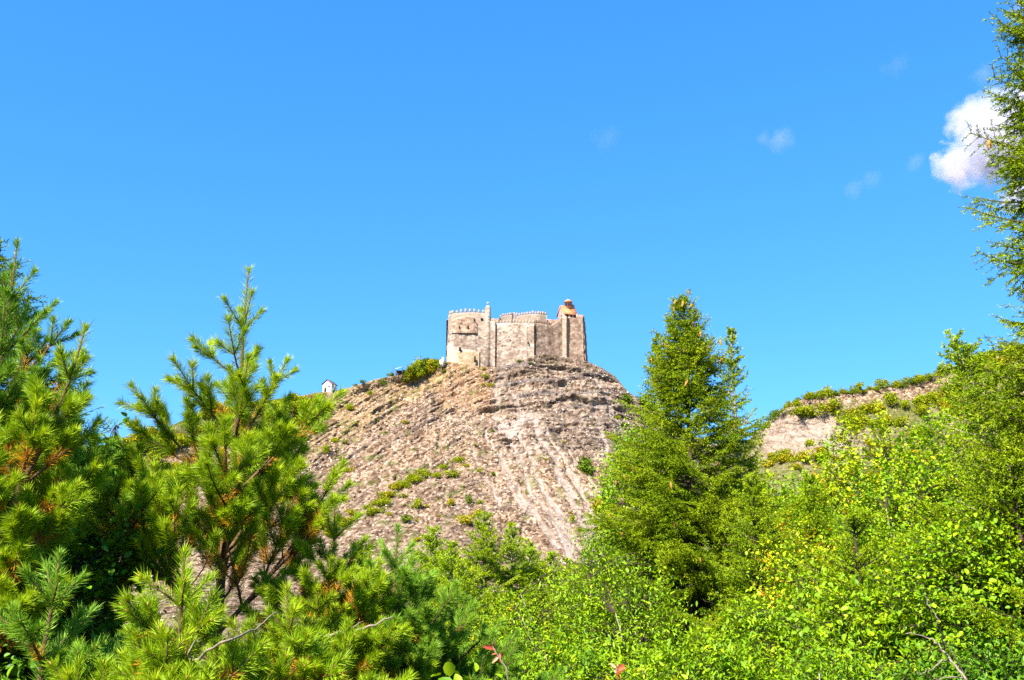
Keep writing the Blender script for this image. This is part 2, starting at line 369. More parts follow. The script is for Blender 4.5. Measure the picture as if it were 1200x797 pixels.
shade = np.clip(lam*(.75*sstep(.62, .80, f1)*b1+.4*sstep(.6, .8, f2)*b2)+.35*dlm, 0, 1)     # grey rock on the ledges, with shade painted into the recesses below
rows_X = []; rows_Y = []; rows_Z = []; rows_c = []; rows_d = []
Arow = AZ
for r in r_near:
    rf, zf = foot_of(Arow); rr = np.minimum(r*rf/100., rf*.985)
    zz = near_z(r*np.ones_like(Arow), Arow)+.25*fbm(rr*np.sin(Arow)/6, rr*np.cos(Arow)/6, 88, 3)*min(1, r/20)*sstep(100, 80, r)
    zz = np.where(np.abs(Arow) > 1.2, zz*np.clip((2.4-np.abs(Arow))/1.2, -.3, 1), zz)
    rows_X.append(rr*np.sin(Arow)); rows_Y.append(rr*np.cos(Arow)); rows_Z.append(zz)
    g = .5+.6*fbm(rr*np.sin(Arow)/7, rr*np.cos(Arow)/7, 99, 4)
    g = g*np.where(Arow < -.18, .35, 1)*(1 if r > 45 else 1.4)
    rows_c.append(np.stack([np.clip(g, 0, 1), 0*g, 0*g, 0*g], -1)); rows_d.append(np.zeros((nA, 4)))
for i in range(NU):
    z = HZ[i]
    zz = np.where(np.abs(Arow) > 1.2, z*np.clip((2.4-np.abs(Arow))/1.2, -.3, 1), z)
    rows_X.append(HX[i]); rows_Y.append(HY[i]); rows_Z.append(zz)
    rows_c.append(np.stack([green[i], dry[i], chutes[i], mound[i]], -1)); rows_d.append(np.stack([shade[i], cliff[i], gband[i], 0*shade[i]], -1))
zr = rows_Z[-1].copy(); Rr = R_of(AZ)
pxt = np.interp(AZ, _sa, [s[0] for s in SIL])
plat = sstep(505, 530, pxt)*sstep(715, 690, pxt)
for dr in (1.5, 4, 9, 16, 26, 40, 60, 90, 140, 220, 400, 900, 2000, 5000, 12000):
    drop = np.where(dr < 42, (.22*dr)*(1-plat)+.01*dr*plat, .22*40*(1-plat)+.4+(dr-40)*.42)
    z = np.maximum(zr-drop, -12.-.0*dr)
    rows_X.append((Rr+dr)*np.sin(AZ)); rows_Y.append((Rr+dr)*np.cos(AZ)); rows_Z.append(z)
    rows_c.append(rows_c[n_near+NU-1]); rows_d.append(np.zeros((nA, 4)))
bed = np.zeros((len(rows_X), nA, 4)); bed[..., 3] = 1
bed[n_near:n_near+NU, :, 0] = sx; bed[n_near:n_near+NU, :, 1] = S; bed[n_near:n_near+NU, :, 2] = Zb
bed[:n_near, :, 0] = np.array(rows_X)[:n_near]; bed[:n_near, :, 1] = np.array(rows_Y)[:n_near]*.4; bed = bed.reshape(-1, 4)
TX, TY, TZ = np.array(rows_X), np.array(rows_Y), np.array(rows_Z); nR = len(TX)
ii = np.arange(nR-1)[:, None]*nA; jj = np.arange(nA-1)[None]
Q = np.stack([ii+jj, ii+jj+1, ii+nA+jj+1, ii+nA+jj], -1).reshape(-1, 4)
hill_me = mesh_np('hill', np.stack([TX, TY, TZ], -1).reshape(-1, 3), Q, None,
                  {'cover': np.concatenate(rows_c), 'rock': np.concatenate(rows_d), 'bed': bed}, smooth=True)

def hill_pt(px, py):
    az, e = ae(px, py)
    j = int(round((az-az_f[0])/(az_f[-1]-az_f[0])*(len(az_f)-1)))+len(az_l); j = min(max(j, 0), nA-1)
    rf, zf = foot_of(AZ[j]); ef = math.atan2(zf-CAM[2], rf); E = float(E_of(np.array(AZ[j])))
    u = (e-ef)/(E-ef); i = int(round(min(max(u, 0), 1)*(NU-1)))
    return np.array([HX[i, j], HY[i, j], HZ[i, j]])

def terrain_mat():
    m, nt, nd, ln = mat_new('hill_rock_and_scree')
    tc = N(nt, 'ShaderNodeTexCoord'); mpg = N(nt, 'ShaderNodeMapping'); mpg.inputs['Scale'].default_value = (1, .45, 1.1); mpg.inputs['Rotation'].default_value = (0, .5, 0); ln.new(tc.outputs['Object'], mpg.inputs[0]); co = mpg.outputs[0]
    cov = N(nt, 'ShaderNodeAttribute', attribute_name='cover'); rk = N(nt, 'ShaderNodeAttribute', attribute_name='rock')
    sc = N(nt, 'ShaderNodeSeparateColor'); ln.new(cov.outputs['Color'], sc.inputs[0])
    sr = N(nt, 'ShaderNodeSeparateColor'); ln.new(rk.outputs['Color'], sr.inputs[0])
    def noise(scale, det=6, rough=.65, vec=co, dist=0):
        n = N(nt, 'ShaderNodeTexNoise'); n.inputs['Scale'].default_value = scale; n.inputs['Detail'].default_value = det
        n.inputs['Roughness'].default_value = rough; n.inputs['Distortion'].default_value = dist; ln.new(vec, n.inputs['Vector']); return n.outputs[0]
    big = noise(.05, 5); mid = noise(.3, 7, .7); fine = noise(1.7, 8, .85); vf = noise(3.2, 4, .8)
    vo = N(nt, 'ShaderNodeTexVoronoi'); vo.inputs['Scale'].default_value = 1.3; ln.new(co, vo.inputs['Vector'])
    sv = N(nt, 'ShaderNodeSeparateColor'); ln.new(vo.outputs['Color'], sv.inputs[0])
    v = math_n(nt, 'ADD', math_n(nt, 'MULTIPLY', fine, .62), math_n(nt, 'ADD', math_n(nt, 'MULTIPLY', sv.outputs[0], .34), -.06))
    v = math_n(nt, 'ADD', v, math_n(nt, 'MULTIPLY', mid, .3))
    bd = N(nt, 'ShaderNodeAttribute', attribute_name='bed'); bm_ = N(nt, 'ShaderNodeMapping'); bm_.inputs['Scale'].default_value = (0.139, 0.750, 0.000); ln.new(bd.outputs['Vector'], bm_.inputs[0])
    beds = noise(1., 6, .75, bm_.outputs[0], .4)
    v = math_n(nt, 'ADD', v, math_n(nt, 'MULTIPLY', math_n(nt, 'SUBTRACT', beds, .5), .42))
    base = ramp(nt, [(.36, (0.053, 0.027, 0.016)), (.46, (0.139, 0.080, 0.044)), (.55, (0.237, 0.148, 0.086)), (.65, (0.343, 0.232, 0.144)), (.76, (0.506, 0.380, 0.268))])
    ln.new(v, base.inputs[0]); col = base.outputs[0]
    bl = ramp(nt, [(.36, (.62, .60, .58)), (.5, (1, 1, 1)), (.64, (1.0, 1.0, 1.0))]); ln.new(noise(.09, 6, .7, co, .6), bl.inputs[0])
    col = mixc(nt, 1., col, bl.outputs[0], 'MULTIPLY')
    # grey beds
    gr = ramp(nt, [(.36, (0.058, 0.044, 0.036)), (.54, (0.195, 0.145, 0.116)), (.72, (0.374, 0.299, 0.243))]); ln.new(v, gr.inputs[0])
    col = mixc(nt, math_n(nt, 'MULTIPLY', sr.outputs[1], .38), col, gr.outputs[0])
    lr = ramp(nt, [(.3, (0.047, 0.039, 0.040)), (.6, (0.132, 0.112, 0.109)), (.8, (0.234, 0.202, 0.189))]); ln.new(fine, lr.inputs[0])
    col = mixc(nt, math_n(nt, 'MULTIPLY', sr.outputs[0], .8), col, lr.outputs[0])  # ledge mask: grey rock plus recess shade put into the colour
    # pale scree in the chutes
    pr = ramp(nt, [(.32, (0.234, 0.168, 0.127)), (.5, (0.405, 0.313, 0.254)), (.66, (0.545, 0.456, 0.391))]); ln.new(math_n(nt, 'ADD', math_n(nt, 'MULTIPLY', fine, .6), math_n(nt, 'MULTIPLY', vf, .4)), pr.inputs[0])
    col = mixc(nt, math_n(nt, 'MULTIPLY', sc.outputs[2], math_n(nt, 'ADD', math_n(nt, 'MULTIPLY', mid, 1.6), .12, True), True), col, pr.outputs[0])
    # rusty mound
    mr = ramp(nt, [(.3, (0.109, 0.048, 0.022)), (.5, (0.281, 0.150, 0.072)), (.7, (0.437, 0.284, 0.160))]); ln.new(v, mr.inputs[0])
    col = mixc(nt, math_n(nt, 'MULTIPLY', cov.outputs['Alpha'], .6), col, mr.outputs[0])
    # dry grass, mottled
    dr_ = ramp(nt, [(.3, (0.156, 0.097, 0.033)), (.5, (0.327, 0.202, 0.072)), (.7, (0.452, 0.313, 0.137))]); ln.new(v, dr_.inputs[0])
    df = math_n(nt, 'MULTIPLY', sc.outputs[1], math_n(nt, 'ADD', math_n(nt, 'MULTIPLY', mid, 1.3), -.2, True), True)
    col = mixc(nt, df, col, dr_.outputs[0])
    # living grass and low weeds
    gg = ramp(nt, [(.3, (.03, .06, .008)), (.55, (.10, .135, .014)), (.75, (.24, .22, .05))]); ln.new(fine, gg.inputs[0])
    gf = math_n(nt, 'MULTIPLY', sc.outputs[0], math_n(nt, 'ADD', math_n(nt, 'MULTIPLY', fine, 1.5), .1, True), True)
    col = mixc(nt, gf, col, gg.outputs[0])
    p = N(nt, 'ShaderNodeBsdfPrincipled'); p.inputs['Roughness'].default_value = .95; p.inputs['Specular IOR Level'].default_value = .1
    ln.new(col, p.inputs['Base Color'])
    bp = N(nt, 'ShaderNodeBump'); bp.inputs['Strength'].default_value = 1.; bp.inputs['Distance'].default_value = .9
    ln.new(math_n(nt, 'ADD', math_n(nt, 'ADD', math_n(nt, 'MULTIPLY', fine, .7), math_n(nt, 'MULTIPLY', vf, .3)), math_n(nt, 'MULTIPLY', beds, .7)), bp.inputs['Height']); ln.new(bp.outputs[0], p.inputs['Normal'])
    o = N(nt, 'ShaderNodeOutputMaterial'); ln.new(p.outputs[0], o.inputs[0])
    return m
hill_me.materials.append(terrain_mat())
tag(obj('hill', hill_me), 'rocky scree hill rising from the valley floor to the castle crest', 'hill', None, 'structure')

# loose stones on the slope (uncountable): one mesh of angular blocks
def rubble():
    m, nt, nd, ln = mat_new('loose_stone')
    a = N(nt, 'ShaderNodeAttribute', attribute_name='rnd')
    r = ramp(nt, [(0, (0.111, 0.068, 0.047)), (.4, (0.238, 0.160, 0.113)), (.85, (0.357, 0.264, 0.203)), (1, (0.510, 0.416, 0.343))]); ln.new(a.outputs['Fac'], r.inputs[0])
    p = N(nt, 'ShaderNodeBsdfPrincipled'); p.inputs['Roughness'].default_value = .95; ln.new(r.outputs[0], p.inputs['Base Color'])
    o = N(nt, 'ShaderNodeOutputMaterial'); ln.new(p.outputs[0], o.inputs[0])
    n = 17000
    jx = rng.integers(len(az_l)+60, len(az_l)+len(az_f)-100, n*2); iu = (NU-2)*np.sqrt(rng.random(n*2)); iu = iu.astype(int)
    keep = rng.random(n*2) < np.clip(1-green[iu, jx]*1.1, 0, 1)*(.35+.65*sstep(.1, .5, fbm(sx[iu, jx]/12, Zb[iu, jx]/8, 123, 3)+.35))
    jx = jx[keep][:n]; iu = iu[keep][:n]; n = len(jx)
    P = np.stack([HX[iu, jx], HY[iu, jx], HZ[iu, jx]], -1)
    s = .07+.22*rng.random(n)**4
    B = np.array([(-1, -1, -1), (1, -1, -1), (1, 1, -1), (-1, 1, -1), (-.7, -.7, 1), (.7, -.7, 1), (.7, .7, 1), (-.7, .7, 1)], float)
    V = B[None]*(s[:, None, None]*np.array([1.25, 1., .7]))*(.65+.7*rng.random((n, 8, 3)))
    th = rng.random(n)*6.28; c, sn = np.cos(th), np.sin(th)
    V = np.stack([V[..., 0]*c[:, None]-V[..., 1]*sn[:, None], V[..., 0]*sn[:, None]+V[..., 1]*c[:, None], V[..., 2]], -1)+P[:, None]
    Fq = np.array([(4, 5, 6, 7), (0, 1, 5, 4), (1, 2, 6, 5), (2, 3, 7, 6), (3, 0, 4, 7)])
    FF = (np.arange(n)[:, None, None]*8+Fq[None]).reshape(-1, 4)
    me = mesh_np('loose_stones', V.reshape(-1, 3), FF, m, {'rnd': np.repeat(rng.random(n), 8)})
    tag(obj('loose_stones', me), 'loose pale and brown stones scattered over the bare scree slope', 'rubble', None, 'stuff')
rubble()

# ------------------------------------------------------------------ plant building blocks
def unit(v): return v/(np.linalg.norm(v, axis=-1, keepdims=True)+1e-9)
def un(v): return v/(math.sqrt(v[0]*v[0]+v[1]*v[1]+v[2]*v[2])+1e-9)
def rperp(D, g):
    r = g.normal(size=D.shape); r -= D*np.sum(r*D, -1, keepdims=True); return unit(r)
def needles(seg0, seg1, per, length, width, ang, g, tone=None, tone_amp=.35):
    """flat tapering needles set around twig segments; returns V, F, rnd"""
    n = len(seg0); ax = unit(seg1-seg0)
    k = np.repeat(np.arange(n), per); t = g.random(len(k))
    p = seg0[k]+(seg1-seg0)[k]*t[:, None]
    a = D2R(ang)*(.7+.6*g.random(len(k)))
    rad = rperp(ax[k], g); d = ax[k]*np.cos(a)[:, None]+rad*np.sin(a)[:, None]
    L = length*(.7+.5*g.random(len(k)))*(.78+.4*g.random(n))[k]
    s = rperp(d, g)*(width/2)
    tip = p+d*L[:, None]; mid = p+d*(L*.45)[:, None]
    V = np.stack([p, mid+s, tip, mid-s], 1).reshape(-1, 3)
    Fq = np.arange(len(k))[:, None]*4+np.arange(4)[None]
    tn = (np.full(n, .5) if tone is None else tone)[k]+(g.random(len(k))-.5)*tone_amp
    return V, Fq, np.repeat(np.clip(tn, 0, 1), 4)
def sticks(s0, s1, r0, r1, n=4):
    ax = unit(s1-s0); up = np.where(np.abs(ax[:, 2:3]) > .9, [[1., 0, 0]], [[0, 0, 1.]])
    A_ = unit(np.cross(ax, up)); B_ = np.cross(ax, A_); th = np.arange(n)*2*math.pi/n
    ring = np.cos(th)[None, :, None]*A_[:, None]+np.sin(th)[None, :, None]*B_[:, None]
    V = np.concatenate([s0[:, None]+ring*np.asarray(r0)[:, None, None], s1[:, None]+ring*np.asarray(r1)[:, None, None]], 1)
    j = np.arange(n); k = (j+1) % n
    q = np.stack([j, k, n+k, n+j], -1)
    return V.reshape(-1, 3), (np.arange(len(s0))[:, None, None]*2*n+q[None]).reshape(-1, 4)
LEAF = {'oval': (np.array([(0, 0), (.3, .22), (.36, .55), (.2, .85), (0, 1.), (-.2, .85), (-.36, .55), (-.3, .22)]), ),
        'narrow': (np.array([(0, 0), (.19, .25), (.21, .55), (.12, .82), (0, 1.05), (-.12, .82), (-.21, .55), (-.19, .25)]), ),
        'diamond': (np.array([(0, 0), (.33, .48), (0, 1.), (-.33, .48)]), )}
def leaves(P, D, Nn, size, kind, g, tone=None, tone_amp=.5, fold=.35):
    """folded, slightly curled leaf blades at P growing along D, face normal near Nn"""
    n = len(P); D = unit(D); X = unit(np.cross(D, Nn)); Z = np.cross(X, D)
    O = LEAF[kind][0]; m = len(O); half = m//2
    sz = size*(.5+.85*g.random(n)**1.4)
    off = (X[:, None]*O[None, :, 0:1]+D[:, None]*O[None, :, 1:2]+Z[:, None]*(np.abs(O[:, 0])*fold-.22*O[:, 1]**2)[None, :, None])
    V = P[:, None]+off*sz[:, None, None]
    # two blades either side of the midrib
    a = np.arange(0, half+1); b = np.concatenate([np.arange(half, m), [0]])
    base = np.arange(n)[:, None]*m
    F1 = base+a[None]; F2 = base+b[None]
    tn = (np.full(n, .5) if tone is None else tone)+(g.random(n)-.5)*tone_amp
    return V.reshape(-1, 3), [F1, F2], np.repeat(np.clip(tn, 0, 1), m)

def spruce(name, apex, zbase, radius, label, seed, mat='spruce', lean=(0, 0), step=.30, dens=1.0, power=.85, cones=0, group=None, cat='spruce tree',
           crown0=.04, nl=None, nw=None, per=12, bark='bark', gap=0., droop=1., uplift=0., zmin=None, tw=1.0, vary=.62):
    """Norway spruce: tapered stem, whorls of branches with drooping side twigs, every twig set with needles"""
    g = np.random.default_rng(seed); apex = np.asarray(apex, float)
    if nw is None: nw = float(np.clip(.0120*math.hypot(apex[0], apex[1])/16, .0085, .015))
    if nl is None: nl = float(np.clip(.043*math.hypot(apex[0], apex[1])/16, .034, .05))
    base = np.array([apex[0]-lean[0], apex[1]-lean[1], zbase]); H = apex[2]-zbase
    root = empty(name, base, label, cat, group)
    ax = apex-base
    def stem(t): return ax*t+np.array([.06*math.sin(5*t+seed), .05*math.sin(4*t+2*seed), 0])*H*.08*(1-t)
    ts = np.linspace(0, 1, 18); tr = .012*H*(1-ts)**.9+.006
    mb = MB(); mb.tube([stem(t) for t in ts], tr, 8); mb.build('trunk', M[bark], root, True)
    br = Sticks(); s0 = []; s1 = []; tone = []; cone_p = []; tw0 = []; tw1 = []
    z = H-.10; k = 0
    s0.append(stem(1-.6/H)); s1.append(stem(1.)); tone.append(.6)
    zlow = H*crown0 if zmin is None else max(H*crown0, zmin-zbase)
    while z > zlow:
        t = z/H; f = (1-t)
        nb = int(g.integers(7, 11)) if f > .08 else 5
        ph = g.random()*6.28
        for b in range(nb):
            if g.random() < gap: continue
            L = radius*f**power*(.86-vary*.5+vary*g.random())+.07
            yaw = ph+b*6.283/nb+g.normal()*.25
            el = D2R(np.interp(f, [0, .1, .3, .7, 1], [58, 38, 14, -8, -18])+uplift+g.normal()*7)
            d0 = np.array([math.cos(yaw)*math.cos(el), math.sin(yaw)*math.cos(el), math.sin(el)])
            side = np.array([-math.sin(yaw), math.cos(yaw), 0])
            ns = max(4, int(L/.065)); tt = np.linspace(0, 1, ns+1)
            sag = droop*np.interp(f, [0, .2, 1], [0, .10, .20])*L
            st = stem((z+g.normal()*.06)/H)
            pts = st+d0*(L*tt)[:, None]+np.array([0, 0, 1.])*(-sag*tt**1.4*1.3+sag*1.15*tt**3)[:, None]+side*(L*.05*g.normal()*tt**2)[:, None]
            br.tube(pts, (.004+.009*L)*(1-tt)*1.0+.0025, 4)
            bt = g.normal()*.14; roll = g.normal()*.45; side = unit((side*math.cos(roll)+np.cross(d0, side)*math.sin(roll))[None])[0]
            # side twigs in the branch plane, hanging a little
            for i in range(1, ns+1):
                fr = tt[i]
                if fr < .22 and L > .8: continue
                a_ = pts[i]; dd = un(pts[i]-pts[i-1])
                s0.append(pts[i-1]); s1.append(a_); tone.append(.45+bt+.25*fr)
                for sg in (-1, 1):
                    if g.random() > dens: continue
                    l2 = (.16+.34*L*.55)*(1-fr*.72)*(.6+.7*g.random())*min(1, L*1.5+.25)
                    l2 = min(l2*1.15*tw, .66*tw)
                    dv = un(dd*(.75+.3*g.random())+side*sg*(.85+.3*g.random())+np.array([0, 0, -.30*droop*g.random()-.1*droop+.12]))
                    m_ = max(1, int(l2/.11)); p0 = a_
                    for q in range(m_):
                        dv = un(dv+np.array([0, 0, -.10*droop])+g.normal(size=3)*.08)
                        p1 = p0+dv*(l2/m_)
                        s0.append(p0); s1.append(p1); tone.append(.42+bt+.3*(q+1)/m_*fr+g.normal()*.06)
                        if l2 > .2 and q < m_-1:          # third-order sprigs
                            for s2 in (-1, 1):
                                if g.random() < .9*dens:
                                    e_ = un(dv+un(np.array([dv[1], -dv[0], 0.]))*s2*.9+np.array([0, 0, -.25*droop*g.random()]))
                                    p2 = p1+e_*(.06+.08*g.random()); s0.append(p1); s1.append(p2); tone.append(.5+bt+.2*fr+g.normal()*.08)
                        p0 = p1
            if cones and f < .55 and L < radius*.75 and g.random() < .8: cone_p.append(pts[-1-int(g.integers(0, max(1, ns//3)))])
        z -= step*.78*(.75+.5*g.random())*(.5+.55*min(1, f*4))
        k += 1
    br.build('branches', M[bark], root)
    s0 = np.array(s0); s1 = np.array(s1); tone = np.array(tone)
    V, Fq, rn = needles(s0, s1, per, nl, nw, 48, g, tone)
    tv, tf = sticks(s0, s1, np.full(len(s0), .0030), np.full(len(s0), .0022), 3)
    V = np.concatenate([V, tv]); rn = np.concatenate([rn, np.full(len(tv), .15)])
    obj('crown', mesh_np('crown', V, [np.concatenate([Fq, tf+len(rn)-len(tv)])], M[mat], {'rnd': rn}), root)
    if cones:
        cm = MB(); cm.lathe([(.004, 0), (.016, -.015), (.021, -.04), (.019, -.07), (.012, -.10), (.003, -.115)], (0, 0, 0), 9)
        me = cm.mesh('cone', M['cone'], True)
        idx = g.permutation(len(cone_p))[:cones]
        for i in idx:
            c = obj('cone', me, root, cone_p[i]); c.rotation_euler = (g.normal()*.2, g.normal()*.2, g.random()*6); s_ = .85+.4*g.random(); c.scale = (s_, s_, s_)
    return root

def pine(name, apex, zbase, label, seed, years=9, inter=.45, spread=52, mat='pine', lean=(0, 0), per=240, nl=.068, nw=.0032, dead=.05,
         branch=.62, nbr=4, bark='bark_pine', zcut=None, order2=2, bare=0, group=None, cat='pine tree'):
    """young pine: yearly whorls; the last three years of every shoot carry long paired needles"""
    g = np.random.default_rng(seed); apex = np.asarray(apex, float)
    base = np.array([apex[0]-lean[0], apex[1]-lean[1], zbase])
    root = empty(name, base, label, cat, group); top = apex-base; axis = unit(top[None])[0]
    wood = MB(); live = []; old = []; buds = []
    def grow(p, d, n_years, length, order, r, lift):
        """p start, d direction, n_years of growth still to come; youngest year last"""
        pts = [p]; dirs = []
        for y in range(n_years):
            l = length*(.8+.4*g.random())*(1-.035*y)
            d = un(d+np.array([0, 0, lift])+g.normal(size=3)*.07); p1 = p+d*l
            age = n_years-1-y                              # 0 = this year's shoot
            if age < 2 or (age == 2 and g.random() < .55):
                (old if (age >= 1 and g.random() < dead*(1+2*age)) else live).append((p, p1, age))
            elif age < 5 and g.random() < .25+dead: old.append((p+(p1-p)*.2, p1, age))
            if age >= 1 and order < 3:
                k_ = order2 if order == 1 else 2
                if order == 2 and age < 2 : k_ = int(g.integers(1, 3))
                u = rperp(d[None], g)[0]; u = un(u*np.array([1, 1, .35]))
                for q in range(k_):
                    u = unit(np.cross(d, u)) if k_ > 2 else -u
                    dd = un(d*.95+u*(.75+.2*g.normal())+np.array([0, 0, .10]))
                    grow(p1, dd, age, length*(.62+.12*g.random()), order+1, r*.55, lift+.03)
            pts.append(p1); p = p1
        buds.append((p, d))
        rr = np.linspace(r, .0035, len(pts))
        wood.tube(pts, rr, 5 if order > 1 else 6)
    # leader
    z = 0.; hts = [0.]
    for y in range(years): z += inter*(.88+.24*g.random())*(1+.0*y); hts.append(z)
    L = np.linalg.norm(top); nodes = [top-axis*h for h in hts if h < L-.1]
    kink = [g.normal(size=3)*.012*(i > 0) for i in range(len(nodes))]
    nodes = [n_+k_ for n_, k_ in zip(nodes, kink)]
    tr = MB(); allp = [np.zeros(3)]+nodes[::-1]
    tr.tube(allp, np.interp(np.linspace(0, 1, len(allp)), [0, 1], [.008*L+.010, .005]), 8); tr.build('trunk', M[bark], root, True)
    live.append((nodes[1], nodes[0], 0)); live.append((nodes[2], nodes[1], 1)); live.append((nodes[3]*.4+nodes[2]*.6, nodes[2], 2)); buds.append((nodes[0], axis))
    for kx in range(1, len(nodes)):
        p = nodes[kx]
        if zcut is not None and p[2]+base[2] < zcut: continue
        ph = g.random()*6.28
        for b in range(nbr):
            if g.random() < .06: continue
            yaw = ph+b*6.283/nbr+g.normal()*.2
            el = D2R(90-(spread*(.75+.5*min(1, kx/6)))+g.normal()*6)
            d = np.array([math.cos(yaw)*math.cos(el), math.sin(yaw)*math.cos(el), math.sin(el)])
            d = un(d+axis*.15)
            grow(p, d, kx, inter*branch*(.9+.2*g.random()), 1, 0.005+.0024*kx, .045+.01*kx)
    wood.build('branches', M[bark], root, True)
    s0 = np.array([a for a, b, c in live]); s1 = np.array([b for a, b, c in live]); ag = np.array([c for a, b, c in live])
    tone = .48-.12*ag+g.normal(size=len(ag))*.10
    Ln = np.linalg.norm(s1-s0, axis=1)
    V1, F1, r1 = needles(s0, s1+(s1-s0)*.02, per, nl, nw, 44, g, tone, .45)
    # a brush of forward needles at each shoot tip
    tip = ag == 0; e0 = s1[tip]-unit(s1[tip]-s0[tip])*.05; e1 = s1[tip]
    V2, F2, r2 = needles(e0, e1, max(20, per//3), nl*.85, nw, 26, g, tone[tip]+.1, .4)
    V = np.concatenate([V1, V2]); Fq = np.concatenate([F1, F2+len(V1)])
    obj('crown', mesh_np('crown', V, [Fq], M[mat], {'rnd': np.concatenate([r1, r2])}), root)
    if old:
        o0 = np.array([a for a, b, c in old]); o1 = np.array([b for a, b, c in old])
        Vd, Fd, rd = needles(o0, o1, int(per*.45), nl*.95, nw*1.1, 55, g, None, 1.)
        obj('dried_needles', mesh_np('dried_needles', Vd, [Fd], M['dead_needle'], {'rnd': rd}), root)
    bm_ = MB()
    for p, d in buds[:400]:
        bm_.tube([p, p+d*.010, p+d*.022], [.004, .0045, .001], 5)
    bo = bm_.build('buds', M['bud'], root, True); bo['kind'] = 'stuff'
    return root

def broadleaf(name, centre, rad, zbase, label, seed, mat='leaf', leaf=.055, n_tips=672, per=26, kind='narrow', shape=1.0, bark='bark_pale', group=None,
              cat='broadleaf tree', stems=3, zmin=None, hollow=.55, spray=.26, base_xy=None, tone0=.45, thick=1.):
    """leafy tree or tall shrub: forking stems, limbs out to every spray, leaves set along the sprays"""
    g = np.random.default_rng(seed); centre = np.asarray(centre, float); rad = np.asarray(rad, float)
    bx = centre[:2] if base_xy is None else np.asarray(base_xy)
    base = np.array([bx[0], bx[1], zbase]); root = empty(name, base, label, cat, group); c = centre-base
    # uneven crown: lobes
    nl = 9; ld = unit(g.normal(size=(nl, 3))); la = .25+.45*g.random(nl)
    u = unit(g.normal(size=(n_tips*3, 3))); rr = (hollow+(1-hollow)*g.random(len(u))**.6)
    lob = 1+np.sum(la[None]*np.exp(-((1-u@ld.T)/.10)), 1)-.42*vnoise(u[:, 0]*3.5+seed, u[:, 2]*3+u[:, 1]*2, seed)
    P = c+u*rad*(rr*lob)[:, None]*.85
    if shape != 1.0:
        h = np.clip((P[:, 2]-c[2])/rad[2], -1, 1); k_ = np.where(h > 0, (1-h)**shape+.12, 1); P[:, :2] = c[:2]+(P[:, :2]-c[:2])*k_[:, None]
    keep = P[:, 2] > .25
    if zmin is not None: keep &= (P[:, 2]+zbase > zmin)
    P = P[keep][:n_tips]
    # stems
    tr = MB(); nodes = []
    for s in range(stems):
        top_ = c+np.array([rad[0]*.45*g.normal()*.6, rad[1]*.45*g.normal()*.6, rad[2]*(.55+.3*g.random())]) if s else c+np.array([0, 0, rad[2]*.8])
        b0 = np.array([.10*g.normal(), .10*g.normal(), 0])*(1 if s else 0)
        t = np.linspace(0, 1, 9)[:, None]; bow = np.array([g.normal(), g.normal(), 0])*.06*np.linalg.norm(top_)
        pts = b0+(top_-b0)*t+bow*np.sin(t*3.14)
        tr.tube(pts, np.linspace(.016*thick*np.linalg.norm(top_)/math.sqrt(stems)+.008, .005*min(1, thick+.3), 9), 6); nodes.append(pts[2:])
    tr.build('trunk', M[bark], root, True)
    nodes = np.concatenate(nodes)
    br = Sticks(); lp = []; ld_ = []; tn = []
    for p in P:
        dist = np.linalg.norm(nodes-p, axis=1)+np.where(nodes[:, 2] > p[2], .6*rad.mean(), 0); a = nodes[int(dist.argmin())]
        t = np.linspace(0, 1, 6)[:, None]; v = p-a; l = np.linalg.norm(v)
        pts = a+v*t+np.array([0, 0, .12*l])*np.sin(t*3.14)+g.normal(size=3)*.04*l*np.sin(t*3.14)
        d = unit(unit((p-c)[None])[0]*.7+unit(pts[-1]-pts[-2])*.5+np.array([0, 0, .35])+g.normal(size=3)*.35)
        sl = spray*(.6+.8*g.random()); tip = p+d*sl
        pts = np.concatenate([pts, [p+d*sl*.5, tip+np.array([0, 0, -.08*sl])]])
        br.tube(pts, np.linspace(.002+.0032*l, .0012, len(pts)), 4)
        k = max(4, int(per*(.6+.8*g.random())))
        t2 = g.random(k)*1.15-.15
        q = p+(tip-p)*t2[:, None]+g.normal(size=(k, 3))*sl*.20
        lp.append(q); ld_.append(unit(d*.6+g.normal(size=(k, 3))*.75+np.array([0, 0, -.12])))
        tn.append(np.full(k, tone0+g.normal()*.17))
    br.build('branches', M['bark'], root)
    lp = np.concatenate(lp); ld_ = np.concatenate(ld_); tn = np.concatenate(tn)
    out = unit(lp-c)
    Nn = unit(out*.55+np.array([0, 0, .75])+g.normal(size=lp.shape)*.42)
    V, Fs, rn = leaves(lp, ld_, Nn, leaf, kind, g, tn, .55)
    obj('crown', mesh_np('crown', V, Fs, M[mat], {'rnd': rn}), root)
    return root

def gz(p): return float(near_z(math.hypot(p[0], p[1]), math.atan2(p[0], p[1])))-.1
def gz(p):
    az = math.atan2(p[0], p[1]); rf = float(foot_of(az)[0])
    return float(near_z(math.hypot(p[0], p[1])*100/rf, az))-.1

